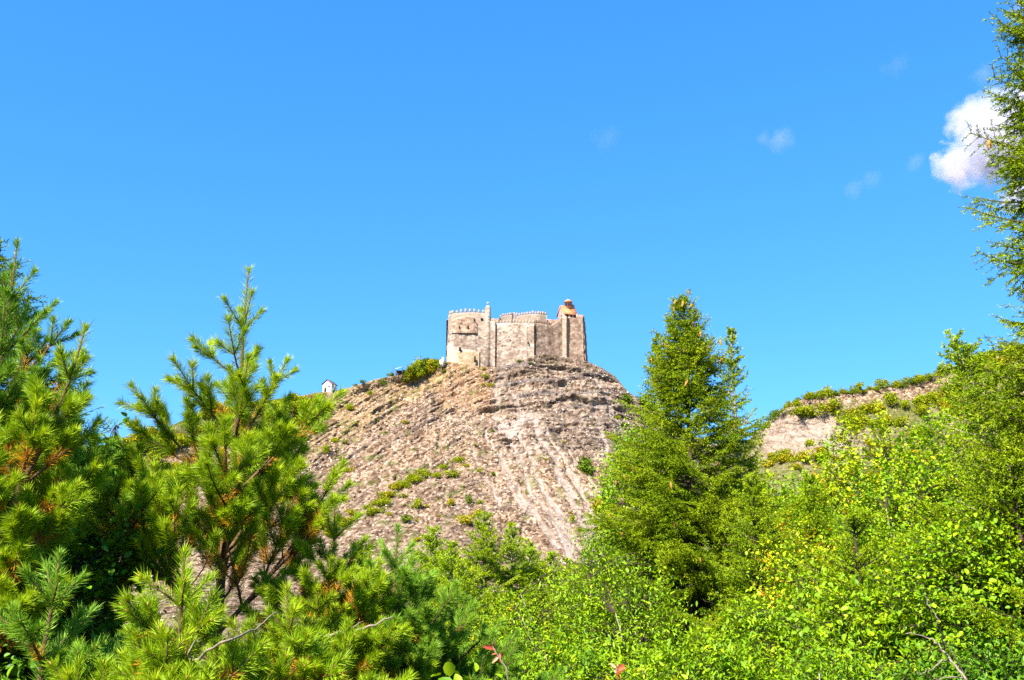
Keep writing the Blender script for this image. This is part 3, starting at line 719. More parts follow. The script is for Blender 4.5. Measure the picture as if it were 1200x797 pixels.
# ------------------------------------------------------------------ the castle
M['rubble'] = stone_mat('rubble_masonry', [(0.061, 0.041, 0.029), (0.150, 0.103, 0.074), (0.233, 0.166, 0.122), (0.304, 0.231, 0.176), (0.378, 0.304, 0.244)], .95, .2,
                        ((0.344, 0.265, 0.198), (0.410, 0.327, 0.258)))
M['ashlar'] = stone_mat('pale_ashlar', [(0.185, 0.129, 0.088), (0.257, 0.186, 0.134), (0.308, 0.231, 0.170), (0.348, 0.271, 0.210)], 1.6, .2)
M['brown'] = stone_mat('brown_masonry', [(0.056, 0.036, 0.024), (0.137, 0.087, 0.057), (0.206, 0.132, 0.090), (0.274, 0.184, 0.129), (0.349, 0.256, 0.188)], .95, .2,
                       ((0.287, 0.201, 0.145), (0.336, 0.245, 0.179)))
M['shell'] = stone_mat('weathered_masonry', [(0.072, 0.044, 0.029), (0.175, 0.109, 0.071), (0.261, 0.166, 0.110), (0.348, 0.231, 0.160), (0.444, 0.321, 0.231)], .95, .2,
                       ((0.365, 0.251, 0.178), (0.428, 0.307, 0.219)))
M['ochre'] = stone_mat('ochre_render', [(0.207, 0.131, 0.066), (0.273, 0.184, 0.097), (0.316, 0.229, 0.134), (0.359, 0.277, 0.187)], 1.2, .25)
M['pinkstone'] = stone_mat('pink_stone', [(0.281, 0.135, 0.098), (0.391, 0.213, 0.165), (0.453, 0.270, 0.211), (0.516, 0.341, 0.276)], 2.2, .3, None, .03)
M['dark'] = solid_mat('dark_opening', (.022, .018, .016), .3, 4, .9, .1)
M['slate'] = solid_mat('dark_slate', (.07, .06, .065), .3, 4, .8, .3)
M['white'] = solid_mat('white_plaster', (0.544, 0.528, 0.512), .08, 2, .8, .1)
def tile_mat():
    m, nt, nd, ln = mat_new('orange_roof_tiles')
    tc = N(nt, 'ShaderNodeTexCoord')
    w = N(nt, 'ShaderNodeTexWave', wave_type='BANDS', bands_direction='X'); w.inputs['Scale'].default_value = 1.1; w.inputs['Distortion'].default_value = .6
    ln.new(tc.outputs['Object'], w.inputs[0])
    n = N(nt, 'ShaderNodeTexNoise'); n.inputs['Scale'].default_value = 1.6; n.inputs['Detail'].default_value = 6; ln.new(tc.outputs['Object'], n.inputs[0])
    r = ramp(nt, [(.3, (0.332, 0.086, 0.034)), (.5, (0.566, 0.186, 0.068)), (.7, (0.722, 0.279, 0.114))]); ln.new(n.outputs[0], r.inputs[0])
    p = N(nt, 'ShaderNodeBsdfPrincipled'); p.inputs['Roughness'].default_value = .8; ln.new(r.outputs[0], p.inputs['Base Color'])
    b = N(nt, 'ShaderNodeBump'); b.inputs['Strength'].default_value = .6; b.inputs['Distance'].default_value = .08
    ln.new(w.outputs['Color'], b.inputs['Height']); ln.new(b.outputs[0], p.inputs['Normal'])
    o = N(nt, 'ShaderNodeOutputMaterial'); ln.new(p.outputs[0], o.inputs[0]); return m
M['tile'] = tile_mat()

CB = at(605, 425, 300); CB[2] -= 1.
castle = empty('castle', CB, 'big ruined stone castle with crenellated walls crowning the rocky summit', 'castle')
def lp(x, y, r): return at(x, y, r)-CB
def wall(name, cols, th, mat, batter=.05, sink=5., rough=.16, parent=castle, plaster=None, rag=0., seed=0, rows=26, per=.55):
    """cols: (px, top px, bottom px, distance) along the face, left to right. A closed slab with a rough battered face."""
    g = np.random.default_rng(seed+100)
    K = []
    for (x, yt, yb, r) in cols:
        t_ = lp(x, yt, r); b_ = lp(x, yb, r); K.append((t_[0], t_[1], t_[2], b_[2]-sink, b_[2]))
    K = np.array(K); L = np.concatenate([[0], np.cumsum(np.hypot(np.diff(K[:, 0]), np.diff(K[:, 1])))])
    n = max(3, int(L[-1]/per)+1); s = np.unique(np.concatenate([np.linspace(0, L[-1], n), L])); n = len(s)
    k = np.stack([np.interp(s, L, K[:, i]) for i in range(5)], -1)
    tx, ty = np.gradient(k[:, 0], s), np.gradient(k[:, 1], s); l = np.hypot(tx, ty); nx, ny = ty/l, -tx/l      # outward = towards the camera
    ztop = k[:, 2]+rag*(vnoise(s/1.6, s*0, seed)-.6)+rag*.4*(g.random(n)-.5)
    V = []; A_ = []
    for j in range(rows):
        z = ztop+(k[:, 3]-ztop)*j/(rows-1); dep = ztop-z
        o = batter*dep+rough*(fbm(s/1.3+seed*7, z/1.1, seed, 3)*1.4)*(.3 if j == 0 else 1)
        V.append(np.stack([k[:, 0]+nx*o, k[:, 1]+ny*o, z], -1))
        A_.append(np.zeros(n) if plaster is None else plaster(s/L[-1], (z-k[:, 4])/(ztop-k[:, 4])))
    V.append(np.stack([k[:, 0]-nx*th, k[:, 1]-ny*th, ztop], -1)); A_.append(np.zeros(n))
    V.append(np.stack([k[:, 0]-nx*th, k[:, 1]-ny*th, k[:, 3]], -1)); A_.append(np.zeros(n))
    m = len(V); V = np.concatenate(V); i = np.arange(rows-1)[:, None]*n; j = np.arange(n-1)[None]
    Q = np.stack([i+j, i+n+j, i+n+j+1, i+j+1], -1).reshape(-1, 4)
    b0 = (m-2)*n; b1 = (m-1)*n; jj = np.arange(n-1)
    Q2 = np.concatenate([np.stack([jj, jj+1, b0+jj+1, b0+jj], -1), np.stack([b0+jj, b0+jj+1, b1+jj+1, b1+jj], -1)])
    e0 = np.array([[r_*n for r_ in range(rows)]+[b1, b0]]); e1 = np.array([[r_*n+n-1 for r_ in range(rows)][::-1]+[b0+n-1, b1+n-1]])
    o = obj(name, mesh_np(name, V, [np.concatenate([Q, Q2]), e0, e1], M[mat], {'rnd': np.concatenate(A_)}), parent)
    return o, (s, k[:, 0], k[:, 1], ztop, nx, ny, L[-1])
def merlons(w, count, h, wd, th, mat, a=0., b=1., peak=.16, tilt=False):
    o, (s, X, Y, Z, nx, ny, L) = w
    mb = MB(); mb.box((0, 0, 0), wd, th, h); mb.box((0, 0, h), wd*.98, th*.98, peak, 0, .6)
    me = mb.mesh('merlon', M[mat])
    for i in range(count):
        q = (a+(b-a)*(i+.5)/count)*L
        x, y, z = np.interp(q, s, X), np.interp(q, s, Y), np.interp(q, s, Z); ax, ay = np.interp(q, s, nx), np.interp(q, s, ny)
        m = obj('merlon', me, o, (x-ax*th*.55, y-ay*th*.55, z-.12)); m.rotation_euler = (0, 0, math.atan2(ax, -ay))
        k = .95+.15*random.random(); m.scale = (k, 1, 1.15+.35*(random.random()-.5)+.3*random.random())
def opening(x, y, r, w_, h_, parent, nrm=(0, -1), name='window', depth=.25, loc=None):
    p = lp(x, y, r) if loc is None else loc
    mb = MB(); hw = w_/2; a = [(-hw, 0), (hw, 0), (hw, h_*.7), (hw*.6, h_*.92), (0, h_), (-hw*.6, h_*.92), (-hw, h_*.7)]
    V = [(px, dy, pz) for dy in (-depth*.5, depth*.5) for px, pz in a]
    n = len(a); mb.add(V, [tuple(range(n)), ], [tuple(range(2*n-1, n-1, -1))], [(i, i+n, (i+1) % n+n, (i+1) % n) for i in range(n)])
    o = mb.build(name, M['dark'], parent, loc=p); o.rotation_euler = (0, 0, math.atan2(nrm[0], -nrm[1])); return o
ms = .288
# left bastion: pale upper wall
upper = wall('upper_wall', [(525.5, 369, 420, 303), (530, 367.5, 392, 299.5), (540, 366.5, 395, 298.6), (556, 366, 395, 298.2), (569, 367, 392, 298.)], 1.6, 'ashlar', .02, 6, .08, seed=1)
merlons(upper, 10, .95, .72, .6, 'ashlar', .0, 1.0)
def pl_b(s, z): return np.where(z < .52, 1, 0)*np.where(s < .34, 1, .0)+np.where(z < .34, .62, 0)*np.where(s < .75, 1, .3)
bast = wall('bastion', [(524.6, 389, 424, 302.4), (526, 383, 425, 299), (530, 378, 425, 297.2), (533, 372.5, 425, 296.5), (540, 371, 426, 296.2), (551, 370.6, 427, 296.1), (556.5, 372.5, 428, 296.3),
             (558.5, 381, 428, 296.5), (567, 382, 428, 296.6), (576, 383, 428, 296.6)], 2.4, 'rubble', .03, 6, .22, plaster=pl_b, rag=.35, seed=2)
shell = wall('tower_shell', [(528.5, 378, 390, 296.9), (531, 374, 390, 296.1), (534, 371.8, 390, 295.7), (540, 370.6, 390, 295.4), (551, 370.2, 390, 295.3), (555.5, 372, 390, 295.5), (557.5, 376.5, 390, 295.8), (559, 382, 390, 296.1)], .8, 'shell', .0, 0, .16, seed=34, rag=.4, rows=12)
wall('band_course', [(530, 388.8, 390.4, 296.4), (535, 388.8, 389.6, 295.65), (556, 388.8, 389.6, 295.45), (559, 388.8, 390.4, 295.9)], .5, 'shell', 0, 0, .05, seed=33, rows=4)
foot_w = wall('foot_wall', [(531, 413, 425, 296.4), (540, 412.5, 427, 295.5), (552, 412, 429, 295.35), (561.5, 412.5, 429, 295.8)], 1.2, 'ochre', .05, 5, .12, rag=.25, seed=3)
for x, y, w_, h_ in ((538.5, 385, .45, 1.15), (548.3, 385, .45, 1.15), (556, 375.6, .7, .5), (564.6, 375, .8, .8)):
    opening(x, y, 295.25 if y > 380 else (297.75 if x > 560 else 295.3), w_, h_, upper[0] if x > 560 else shell[0])
opening(539, 411.5, 295.15, .75, 1.5, bast[0]); opening(556.5, 424.5, 294.6, .6, 2.2, foot_w[0])
# round watch turret
tc_ = lp(571.2, 430, 297.2); mb = MB(); zt = lp(571, 361, 297.2)[2]-tc_[2]
mb.lathe([(1.6, -5), (1.35, zt*.45), (1.15, zt*.78), (1.05, zt), (.82, zt+.35), (.46, zt+.85), (.12, zt+1.15)], tc_, 14)
tur = mb.build('turret', M['rubble'], castle, True)
mb = MB(); mb.tube([tc_+[0, 0, zt+1.0], tc_+[0, 0, zt+1.5]], [.2, .22], 8); mb.build('finial_neck', M['slate'], tur)
mb = MB(); mb.lathe([(.05, 0), (.3, .12), (.36, .32), (.28, .52), (.06, .66)], tc_+[0, 0, zt+1.48], 10); mb.build('finial_ball', M['white'], tur, True)
# strip beside the turret, then the long curtain wall
wall('pilaster', [(574, 376.5, 429, 295.6), (580.5, 376, 429, 295.3)], 1.8, 'rubble', .022, 6, .16, seed=4, rag=.3)
curt = wall('curtain_wall', [(580, 378.8, 429, 296.4), (600, 378.2, 427, 295.4), (616, 378.2, 420, 294.7), (627, 378.6, 416, 294.2)], 1.7, 'rubble', .035, 8, .24,
            plaster=lambda s, z: .30+.22*(z > .8)+.0*s, seed=5)
merlons(curt, 12, .85, .62, .6, 'ashlar', .02, 1.0)
wall('corner_buttress', [(617.5, 381, 417, 293.9), (625.8, 380, 415, 293.3)], 1.2, 'rubble', .03, 6, .2, seed=6, rag=.4)
for x, y, w_, h_ in ((619, 403, .45, 1.1), (596.5, 396, .35, .55), (586, 401, .35, .5)): opening(x, y, 294.4 if x < 612 else 292.95, w_, h_, curt[0])
# receding wall to the right of the corner
rec = wall('receding_wall', [(626.6, 378.6, 416, 294.4), (640, 379.8, 414, 297), (646, 381.2, 416, 298.2), (650.5, 378.5, 417, 299), (655, 375, 418, 299.8), (660, 370.5, 420, 300.7)], 1.6, 'brown', .03, 8, .2,
           plaster=lambda s, z: .25*(z > .7)+.0*s, seed=7, rag=.3)
merlons(rec, 10, .7, .55, .6, 'brown', .02, .60)
wall('buttress', [(658.6, 371, 424, 299.4), (663.8, 371.5, 424, 298.6)], 2.2, 'ashlar', .018, 6, .14, seed=8, rag=.3)
rtow = wall('right_tower', [(663, 373, 424, 300.5), (666, 371.5, 424, 300.8), (676, 372.8, 424, 301.6), (682.5, 373.5, 424, 302.2)], 9., 'brown', .055, 8, .22, plaster=lambda s, z: .22*(z > .8)+.0*s, seed=9, rows=34)
merlons(rtow, 4, .95, .62, .6, 'pinkstone', .66, 1.04)
rside = wall('tower_flank', [(682.6, 373.3, 424, 302.25), (685.2, 374, 424, 309.5)], 2., 'brown', .06, 8, .2, seed=10)
merlons(rside, 5, .9, .7, .6, 'brown', 0, 1)
# inner walls seen over the curtain
inn1 = wall('inner_wall', [(586, 372.6, 384, 306), (590, 370.2, 384, 306.4), (603, 368.8, 384, 307)], 1.4, 'ashlar', .01, 6, .08, seed=11)
merlons(inn1, 6, .8, .62, .5, 'ashlar', 0, .95)
wall('inner_pier', [(600.6, 366.3, 384, 305.8), (603.6, 366.3, 384, 306)], 1.6, 'ashlar', .01, 6, .08, seed=12)
inn2 = wall('inner_rampart', [(604, 371.2, 384, 312), (612, 369.2, 384, 311.4), (624, 368, 384, 311), (633, 368.4, 384, 311), (641, 369.8, 384, 312.4)], 1.5, 'ashlar', .01, 6, .08, seed=13)
merlons(inn2, 12, .85, .66, .5, 'ashlar', 0, 1)
wall('inner_stub', [(641.5, 375.2, 384, 308), (645.5, 377.8, 384, 308.5)], 1.2, 'pinkstone', .01, 6, .08, seed=14, rag=.6)
wall('back_wall', [(528.5, 375, 420, 305), (530, 374, 420, 318), (560, 373, 420, 330), (640, 374, 420, 332), (684, 376, 420, 326)][::1], 1.6, 'brown', .0, 8, .1, seed=15, per=1.2)
wall('left_flank', [(528.6, 372, 424, 322), (527.2, 371, 424, 304.2)], 1.4, 'brown', .03, 8, .15, seed=16)

# chapel standing on the right tower
yaw = D2R(28); ch = lp(661.5, 371.5, 303.6)+CB; ch[2] -= 1.2
chapel = empty('chapel', ch, 'small pink stone chapel with orange tiled roof and domed belfry behind the right castle tower', 'chapel', None, yaw)
Lc, Wc, He = 5.3, 4.6, lp(661, 365.6, 303)[2]+CB[2]-ch[2]; Hr = lp(658, 357.6, 305)[2]+CB[2]-ch[2]
mb = MB()
mb.add([(0, 0, -3), (Lc, 0, -3), (Lc, Wc, -3), (0, Wc, -3), (0, 0, He), (Lc, 0, He), (Lc, Wc, He), (0, Wc, He), (0, Wc/2, Hr-.15), (Lc, Wc/2, Hr-.15)],
       [(0, 1, 5, 4), (2, 3, 7, 6)], [(3, 0, 4, 8, 7), (1, 2, 6, 9, 5)])
cw = mb.build('wall', M['pinkstone'], chapel)
mb = MB(); ov = .35; sl = (Hr-He)/(Wc/2)
for sgn in (-1, 1):
    y0 = -ov if sgn < 0 else Wc+ov; z0 = He-ov*sl+.1
    V = [(-ov, y0, z0), (Lc+ov, y0, z0), (Lc+ov, Wc/2, Hr+.1), (-ov, Wc/2, Hr+.1)]
    V = V+[(a, b, c-.22) for a, b, c in V]
    mb.add(V, [(0, 1, 2, 3), (7, 6, 5, 4), (0, 4, 5, 1), (1, 5, 6, 2), (3, 2, 6, 7), (0, 3, 7, 4)])
mb.build('roof', M['tile'], chapel)
for x in (1.15, 2.75, 4.3): opening(0, 0, 0, .62, 1.25, chapel, loc=(x, -.02, He-1.75), depth=.16)
opening(0, 0, 0, .5, 1.3, chapel, (-1, 0), loc=(-.02, Wc*.45, He-1.6), depth=.16)
mb = MB(); dc = (Lc*.58, Wc*.5, Hr-.9); mb.lathe([(1.3, 0), (1.3, 2.25), (1.5, 2.3), (1.5, 2.5)], dc, 8); dr = mb.build('belfry', M['pinkstone'], chapel)
mb = MB(); mb.lathe([(1.72, 2.5), (1.66, 2.6), (.08, 3.75), (.03, 3.8)], dc, 8); mb.build('belfry_roof', M['tile'], dr)
mb = MB(); z_ = dc[2]+3.75; mb.box((dc[0], dc[1], z_), .1, .1, .75); mb.box((dc[0], dc[1], z_+.42), .4, .09, .1); mb.build('cross', M['slate'], dr)
for k in range(8):
    a_ = k*math.pi/4+math.pi/8; rr_ = 1.3*math.cos(math.pi/8)
    opening(0, 0, 0, .42, 1.05, dr, (math.cos(a_), math.sin(a_)), loc=(dc[0]+rr_*math.cos(a_), dc[1]+rr_*math.sin(a_), dc[2]+1.05), depth=.14)
mb = MB(); mb.box((Lc-.6, Wc*.5, Hr-.5), 1.0, 1.4, 1.3); st_ = mb.build('parapet', M['pinkstone'], chapel)

# low white wall left of the castle
p = at(520, 426, 294.); lw = empty('garden_wall', p, 'low whitewashed wall stub at the foot of the left bastion', 'wall')
mb = MB(); mb.box((-.3, 0, -1), .55, .7, 3.2, .3); mb.box((-.95, .1, -1), .9, .6, 2.2, .3); mb.build('masonry', M['white'], lw)
mb = MB(); mb.box((-.3, 0, 2.2), .7, .85, .16, .3); mb.build('coping', M['ashlar'], lw)

# white hut on the left ridge
p = at(383, 461, 288.6); hut = empty('white_hut', p, 'small white house with dark pitched roof alone on the grassy ridge', 'house', None, D2R(-14))
mb = MB(); w_, d_, h_ = 3.2, 3.6, 3.4; hr = 4.5
mb.add([(-w_/2, 0, .5), (w_/2, 0, .5), (w_/2, d_, .5), (-w_/2, d_, .5), (-w_/2, 0, h_), (w_/2, 0, h_), (w_/2, d_, h_), (-w_/2, d_, h_), (0, 0, hr), (0, d_, hr)],
       [(2, 3, 7, 6), (1, 2, 6, 5), (3, 0, 4, 7)], [(0, 1, 5, 8, 4), (2+0, 3, 7, 9, 6)][:1], [(2, 6, 9, 7, 3)])
mb.build('wall', M['white'], hut)
mb = MB(); mb.box((0, d_/2, -2.), w_+.1, d_+.1, 2.5); mb.build('plinth', M['ashlar'], hut)
mb = MB()
for sgn in (-1, 1):
    V = [(sgn*(w_/2+.3), -.3, h_-.3), (sgn*(w_/2+.3), d_+.3, h_-.3), (0, d_+.3, hr+.12), (0, -.3, hr+.12)]; V = V+[(a, b, c-.16) for a, b, c in V]
    mb.add(V, [(0, 1, 2, 3), (7, 6, 5, 4), (0, 4, 5, 1), (1, 5, 6, 2), (3, 2, 6, 7), (0, 3, 7, 4)])
mb.build('roof', M['slate'], hut)
opening(0, 0, 0, .5, .6, hut, loc=(.65, -.01, 2.0), depth=.1)
opening(0, 0, 0, .7, 1.5, hut, loc=(-.6, -.01, .55), depth=.1, name='door')
# open shelter further up the ridge, and a thin pole beside it
p = at(467, 440, 293.5); sh = empty('shelter', p, 'small open shelter with pale sloping roof beside the bushes on the ridge', 'shelter', None, D2R(10))
mb = MB()
V = [(-1.1, -.9, 2.0), (1.4, -.9, 2.7), (1.4, 1.2, 3.1), (-1.1, 1.2, 2.4)]; V = V+[(a, b, c+.14) for a, b, c in V]
mb.add(V, [(3, 2, 1, 0), (4, 5, 6, 7), (0, 1, 5, 4), (1, 2, 6, 5), (2, 3, 7, 6), (3, 0, 4, 7)]); mb.build('roof', M['white'], sh)
for x, y, h in ((-.9, -.7, 2.1), (1.2, -.7, 2.7), (1.2, 1., 3.), (-.9, 1., 2.4)):
    mb = MB(); mb.box((x, y, -1.5), .16, .16, h+1.5); mb.build('post', M['bark'], sh)
mb = MB(); mb.box((.1, 1.0, -1), 2., .12, 2.9); mb.build('rear_panel', M['slate'], sh)
p = at(461, 441, 293.); pl = empty('pole', p, 'thin dark pole standing left of the open shelter', 'pole')
mb = MB(); mb.tube([(0, 0, -1), (0, 0, 3.6)], [.09, .07], 6); mb.build('shaft', M['bark'], pl)
mb = MB(); mb.tube([(-.35, 0, 3.3), (.35, 0, 3.3)], [.04, .04], 5); mb.build('crossbar', M['bark'], pl)

# ------------------------------------------------------------------ shrubs on the hills (copies of a few leafy meshes, every shrub its own object)
def shrub_mesh(name, seed, mat, n=900, leaf=.17, tall=1.0):
    g = np.random.default_rng(seed)
    nl = 7; lc = np.stack([g.normal(size=nl)*.42, g.normal(size=nl)*.42, .25+.55*g.random(nl)*tall], -1); lr = .30+.25*g.random(nl); lc[0] = (0, 0, .45*tall); lr[0] = .55
    k = g.integers(0, nl, n); u = unit(g.normal(size=(n, 3))); P = lc[k]+u*(lr[k]*(.55+.5*g.random(n)))[:, None]*[1, 1, .85+.2*tall]
    P[:, 2] = np.abs(P[:, 2])*.98+.02
    tone = .5+(_h(k, k*0, seed)-.5)*.35
    V, Fs, rn = leaves(P, unit(u*.4+g.normal(size=(n, 3))), unit(u*.8+[0, 0, .5]+g.normal(size=(n, 3))*.4), leaf, 'diamond', g, tone, .5)
    tv, tf = sticks(np.zeros((4, 3))-[0, 0, .3], lc[:4], np.full(4, .05), np.full(4, .02), 4)
    return mesh_np(name, np.concatenate([V, tv]), list(Fs)+[tf+len(V)] if False else [Fs[0], Fs[1], tf+len(V)], mat, {'rnd': np.concatenate([rn, np.full(len(tv), .1)])})
SH = {'green': [shrub_mesh('shrub_leaves', s, M['far_leaf']) for s in (1, 2, 3, 4)], 'dry': [shrub_mesh('shrub_leaves', s, M['far_dry']) for s in (5, 6, 7)],
      'dark': [shrub_mesh('shrub_leaves', s, M['far_dark']) for s in (8, 9, 10)], 'tall': [shrub_mesh('shrub_leaves', s, M['far_leaf'], 1000, .16, 1.7) for s in (11, 12, 13)]}
def shrub(px, py, wpx, label, group=None, kind='green', hk=1., name='shrub', cat='shrub', pos=None, dz=.0, sink=.12):
    p = hill_pt(px, py) if pos is None else np.asarray(pos, float)
    d = math.hypot(p[0], p[1]); s = wpx*d/F/2.0
    o = obj(name, random.choice(SH[kind]), None, p-np.array([0, 0, sink*s-dz])); o.scale = (s*(.9+.2*random.random()), s*(.9+.2*random.random()), s*hk*(.85+.3*random.random())); o.rotation_euler = (0, 0, random.random()*6.28)
    return tag(o, label, cat, group)
# one by one: (x, y of its foot, width, kind, height factor, label)
for x, y, w_, k, hk, lb in [
    (688, 552, 30, 'dark', 1.1, 'round dark green shrub between the pale chute and the big spruce'),
    (706, 596, 26, 'dry', 1.2, 'olive yellowish shrub tucked against the left side of the big spruce'),
    (670, 612, 11, 'green', 1.5, 'narrow upright green shrub between the two pale scree streaks'),
    (677, 623, 9, 'dark', 1., 'little dark shrub just below the narrow upright one between the scree streaks'),
    (598, 615, 11, 'green', .9, 'upper of three small green bushes stepping down beside the scree streak'),
    (605, 622, 10, 'dark', .9, 'middle of three small green bushes stepping down beside the scree streak'),
    (611, 630, 10, 'green', 1., 'lowest of three small green bushes stepping down beside the scree streak'),
    (537, 541, 17, 'green', .9, 'top shrub of the little cluster in the middle of the bare slope'),
    (545, 546, 9, 'dry', .9, 'small yellowish shrub at the right edge of the mid-slope cluster'),
    (519, 549, 15, 'green', .8, 'upper left shrub of the cluster in the middle of the bare slope'),
    (512, 559, 17, 'green', .9, 'lower left shrub of the cluster in the middle of the bare slope'),
    (530, 558, 19, 'green', .8, 'broad low shrub at the foot of the mid-slope cluster'),
    (561, 552, 10, 'green', .8, 'small low bush right of the mid-slope cluster'),
    (577, 554, 9, 'dark', .8, 'small dark bush just above the upper end of the scree streak'),
    (488, 597, 15, 'green', 1.5, 'tall green bush at the lower end of the slope hedge band'),
    (501, 595, 9, 'dry', .9, 'small yellowish bush right beside the tall green one on the slope'),
    (473, 584, 11, 'green', .9, 'small bush tucked under the band of shrubs on the slope'),
    (527, 592, 13, 'dry', 1.3, 'upright olive bush alone on the bare ground below the cluster'),
    (549, 588, 12, 'dark', 1.4, 'dark upright bush alone right of the olive bush'),
    (562, 588, 8, 'green', 1.2, 'tiny green bush right beside the dark upright bush'),
    (545, 612, 24, 'dry', .9, 'wide yellow green bush above the slender spruces'),
    (558, 603, 20, 'dry', .8, 'pale olive bush behind the wide yellow green one'),
    (480, 612, 18, 'dark', .8, 'dark bush right of the pine shoot tips on the slope'),
    (488, 634, 16, 'dry', .6, 'low withered bush on bare soil beneath the slope hedge'),
    (404, 553, 20, 'dry', .8, 'olive low bush lying along the diagonal rock ledge'),
    (392, 518, 17, 'green', .9, 'green bush at the left end of the diagonal ledge'),
    (382, 530, 16, 'green', .9, 'green bush below the left end of the diagonal ledge'),
    (409, 479, 14, 'green', .9, 'round green bush on the ochre grass below the white house'),
    (389, 472, 8, 'dry', .8, 'small dry tuft-like bush just below the white house'),
    (433, 460, 13, 'green', .9, 'round olive bush on the ochre grass between house and shelter'),
    (447, 449, 9, 'dark', 1.5, 'dark upright bush on the ridge line left of the shelter'),
    (417, 451, 9, 'dark', .6, 'low dark bush on the ridge line right of the white house'),
    (427, 448, 12, 'dark', .6, 'flat dark bush on the ridge line halfway to the shelter'),
    (459, 441, 11, 'dark', .9, 'grey green bush behind the thin pole on the ridge'),
    (476, 495, 11, 'dry', .7, 'low olive bush in the middle of the upper left slope'),
    (452, 506, 7, 'dry', .7, 'tiny olive bush left on the upper slope below the rock ledge'),
    (443, 491, 6, 'green', .7, 'tiny green bush on the edge of the diagonal rock ledge'),
    (417, 497, 8, 'green', .6, 'flat little green bush beside the diagonal ledge above the pine'),
    (520, 436, 7, 'dark', 1.2, 'small dark bush in front of the low white wall stub'),
    (511, 429, 9, 'dark', 1., 'dark bush at the right end of the ridge thicket'),
    (570, 442, 11, 'green', .9, 'green bush below the castle foot wall'),
    (573, 451, 13, 'dry', .8, 'yellow green bush under the castle, lowest of three'),
    (565, 433, 8, 'dry', 1., 'small dry bush against the castle foot wall'),
    (608, 424, 9, 'green', .5, 'flat green tuft on the ledge under the long curtain wall'),
    (622, 425, 8, 'dark', .7, 'small dark bush on the rock below the castle corner'),
    (735, 470, 26, 'dark', .8, 'dark green bush on the right shoulder of the castle rock'),
    (752, 474, 28, 'dark', .8, 'green bush low on the right shoulder, half behind the big spruce'),
    (722, 487, 10, 'green', .8, 'small green bush on the bare right edge of the castle rock'),
    (716, 512, 13, 'dry', .8, 'olive bush on the rubble right of the castle rock'),
    (640, 540, 8, 'dry', .9, 'dry bush on the brown patch between two pale chutes'),
    (646, 520, 6, 'dark', .8, 'speck-like dark bush on the rock beneath the castle cliff')]:
    shrub(x, y, w_, lb, None, k, hk)
for i in range(22):
    x = random.uniform(395, 690); y = random.uniform(480, 650)
    shrub(x, y, random.uniform(4, 7.5), 'tiny tuft-like bush scattered on the bare rocky slope', 'tiny bushes scattered over the slope', random.choice(['green', 'dry', 'dark']), random.uniform(.6, 1.))
# hedge-like band on the slope
for i, t in enumerate(np.linspace(0, 1, 15)):
    x = 441+54*t+random.uniform(-3, 3); y = 592-30*t+random.uniform(-4, 4)-4*math.sin(t*3.1)
    shrub(x, y, random.uniform(13, 19), 'low green shrub in the diagonal hedge-like band across the bare slope', 'shrubs of the slope band', random.choice(['green', 'green', 'dry']), .8)
for i in range(14):
    x = random.uniform(385, 450); y = 622-.5*(x-385)+random.uniform(-8, 12)
    shrub(x, y, random.uniform(13, 20), 'olive shrub on the slope just above the right-hand pine', 'shrubs above the pine', random.choice(['dry', 'green']), .8)
# thicket by the castle
for i in range(26):
    t = i/25; x = 474+44*t+random.uniform(-3, 3); yb = 441-13*t+random.uniform(-4, 4); 
    shrub(x, yb, random.uniform(12, 19)*(1 if t < .85 else .7), 'green bush in the dense thicket on the ridge left of the castle', 'ridge thicket left of the castle', random.choice(['green', 'green', 'dry', 'dark']), 1.15)
for x, y, w_ in ((500, 424, 22), (490, 428, 20), (508, 422, 17), (482, 436, 20), (512, 424, 14)):
    p = hill_pt(x, y+6); p[2] += .0; p[1] += 2.5
    shrub(x, y, w_, 'tall tree-like bush rising from the thicket left of the castle', 'tall bushes of the ridge thicket', 'dark' if x > 495 else 'tall', 1.0, pos=p, sink=-.15)
# wooded left shoulder
for i in range(84):
    x = random.uniform(60, 372); top_y = np.interp(x, [60, 145, 200, 240, 300, 372], [530, 523, 499, 481, 471, 465])
    dep = abs(random.gauss(0, 1))*np.interp(x, [60, 200, 330, 372], [38, 34, 26, 12]); y = top_y+2+dep
    shrub(x, y, random.uniform(17, 29), 'bushy green shrub on the wooded left shoulder behind the pines', 'shrubs on the wooded left shoulder', random.choice(['green', 'green', 'dry', 'dark']), random.uniform(.8, 1.15))
# right-hand hill: crest line and slopes
for i in range(60):
    x = 893+ (1200-893)*(i+random.random())/60; ytop = np.interp(x, [s_[0] for s_ in SIL], [s_[1] for s_ in SIL])
    shrub(x, ytop+random.uniform(.5, 4), random.triangular(6, 21, 9), 'dark green tree in the line along the crest of the right hill', 'trees along the right hill crest', random.choice(['dark', 'green', 'tall', 'green']), random.uniform(.6, 1.25), 'hillside_tree', 'tree')
for i in range(84):
    for _ in range(30):
        x = random.uniform(890, 1190); ytop = np.interp(x, [s_[0] for s_ in SIL], [s_[1] for s_ in SIL])
        y = ytop+4+random.random()**1.2*75
        w = fbm(np.array(x/40.), np.array(y/16.), 31, 2)
        rocky = (895 < x < 985 and 488 < y < 525 and random.random() < .96) or (y-ytop < 14 and x < 1110 and random.random() < .75)
        if not rocky and (w > -.12 or y > 530): break
    shrub(x, y, random.uniform(15, 27), 'green bush on the slope of the rocky right hill', 'bushes on the right hill slope', random.choice(['green', 'green', 'dry']), random.uniform(.7, 1.))

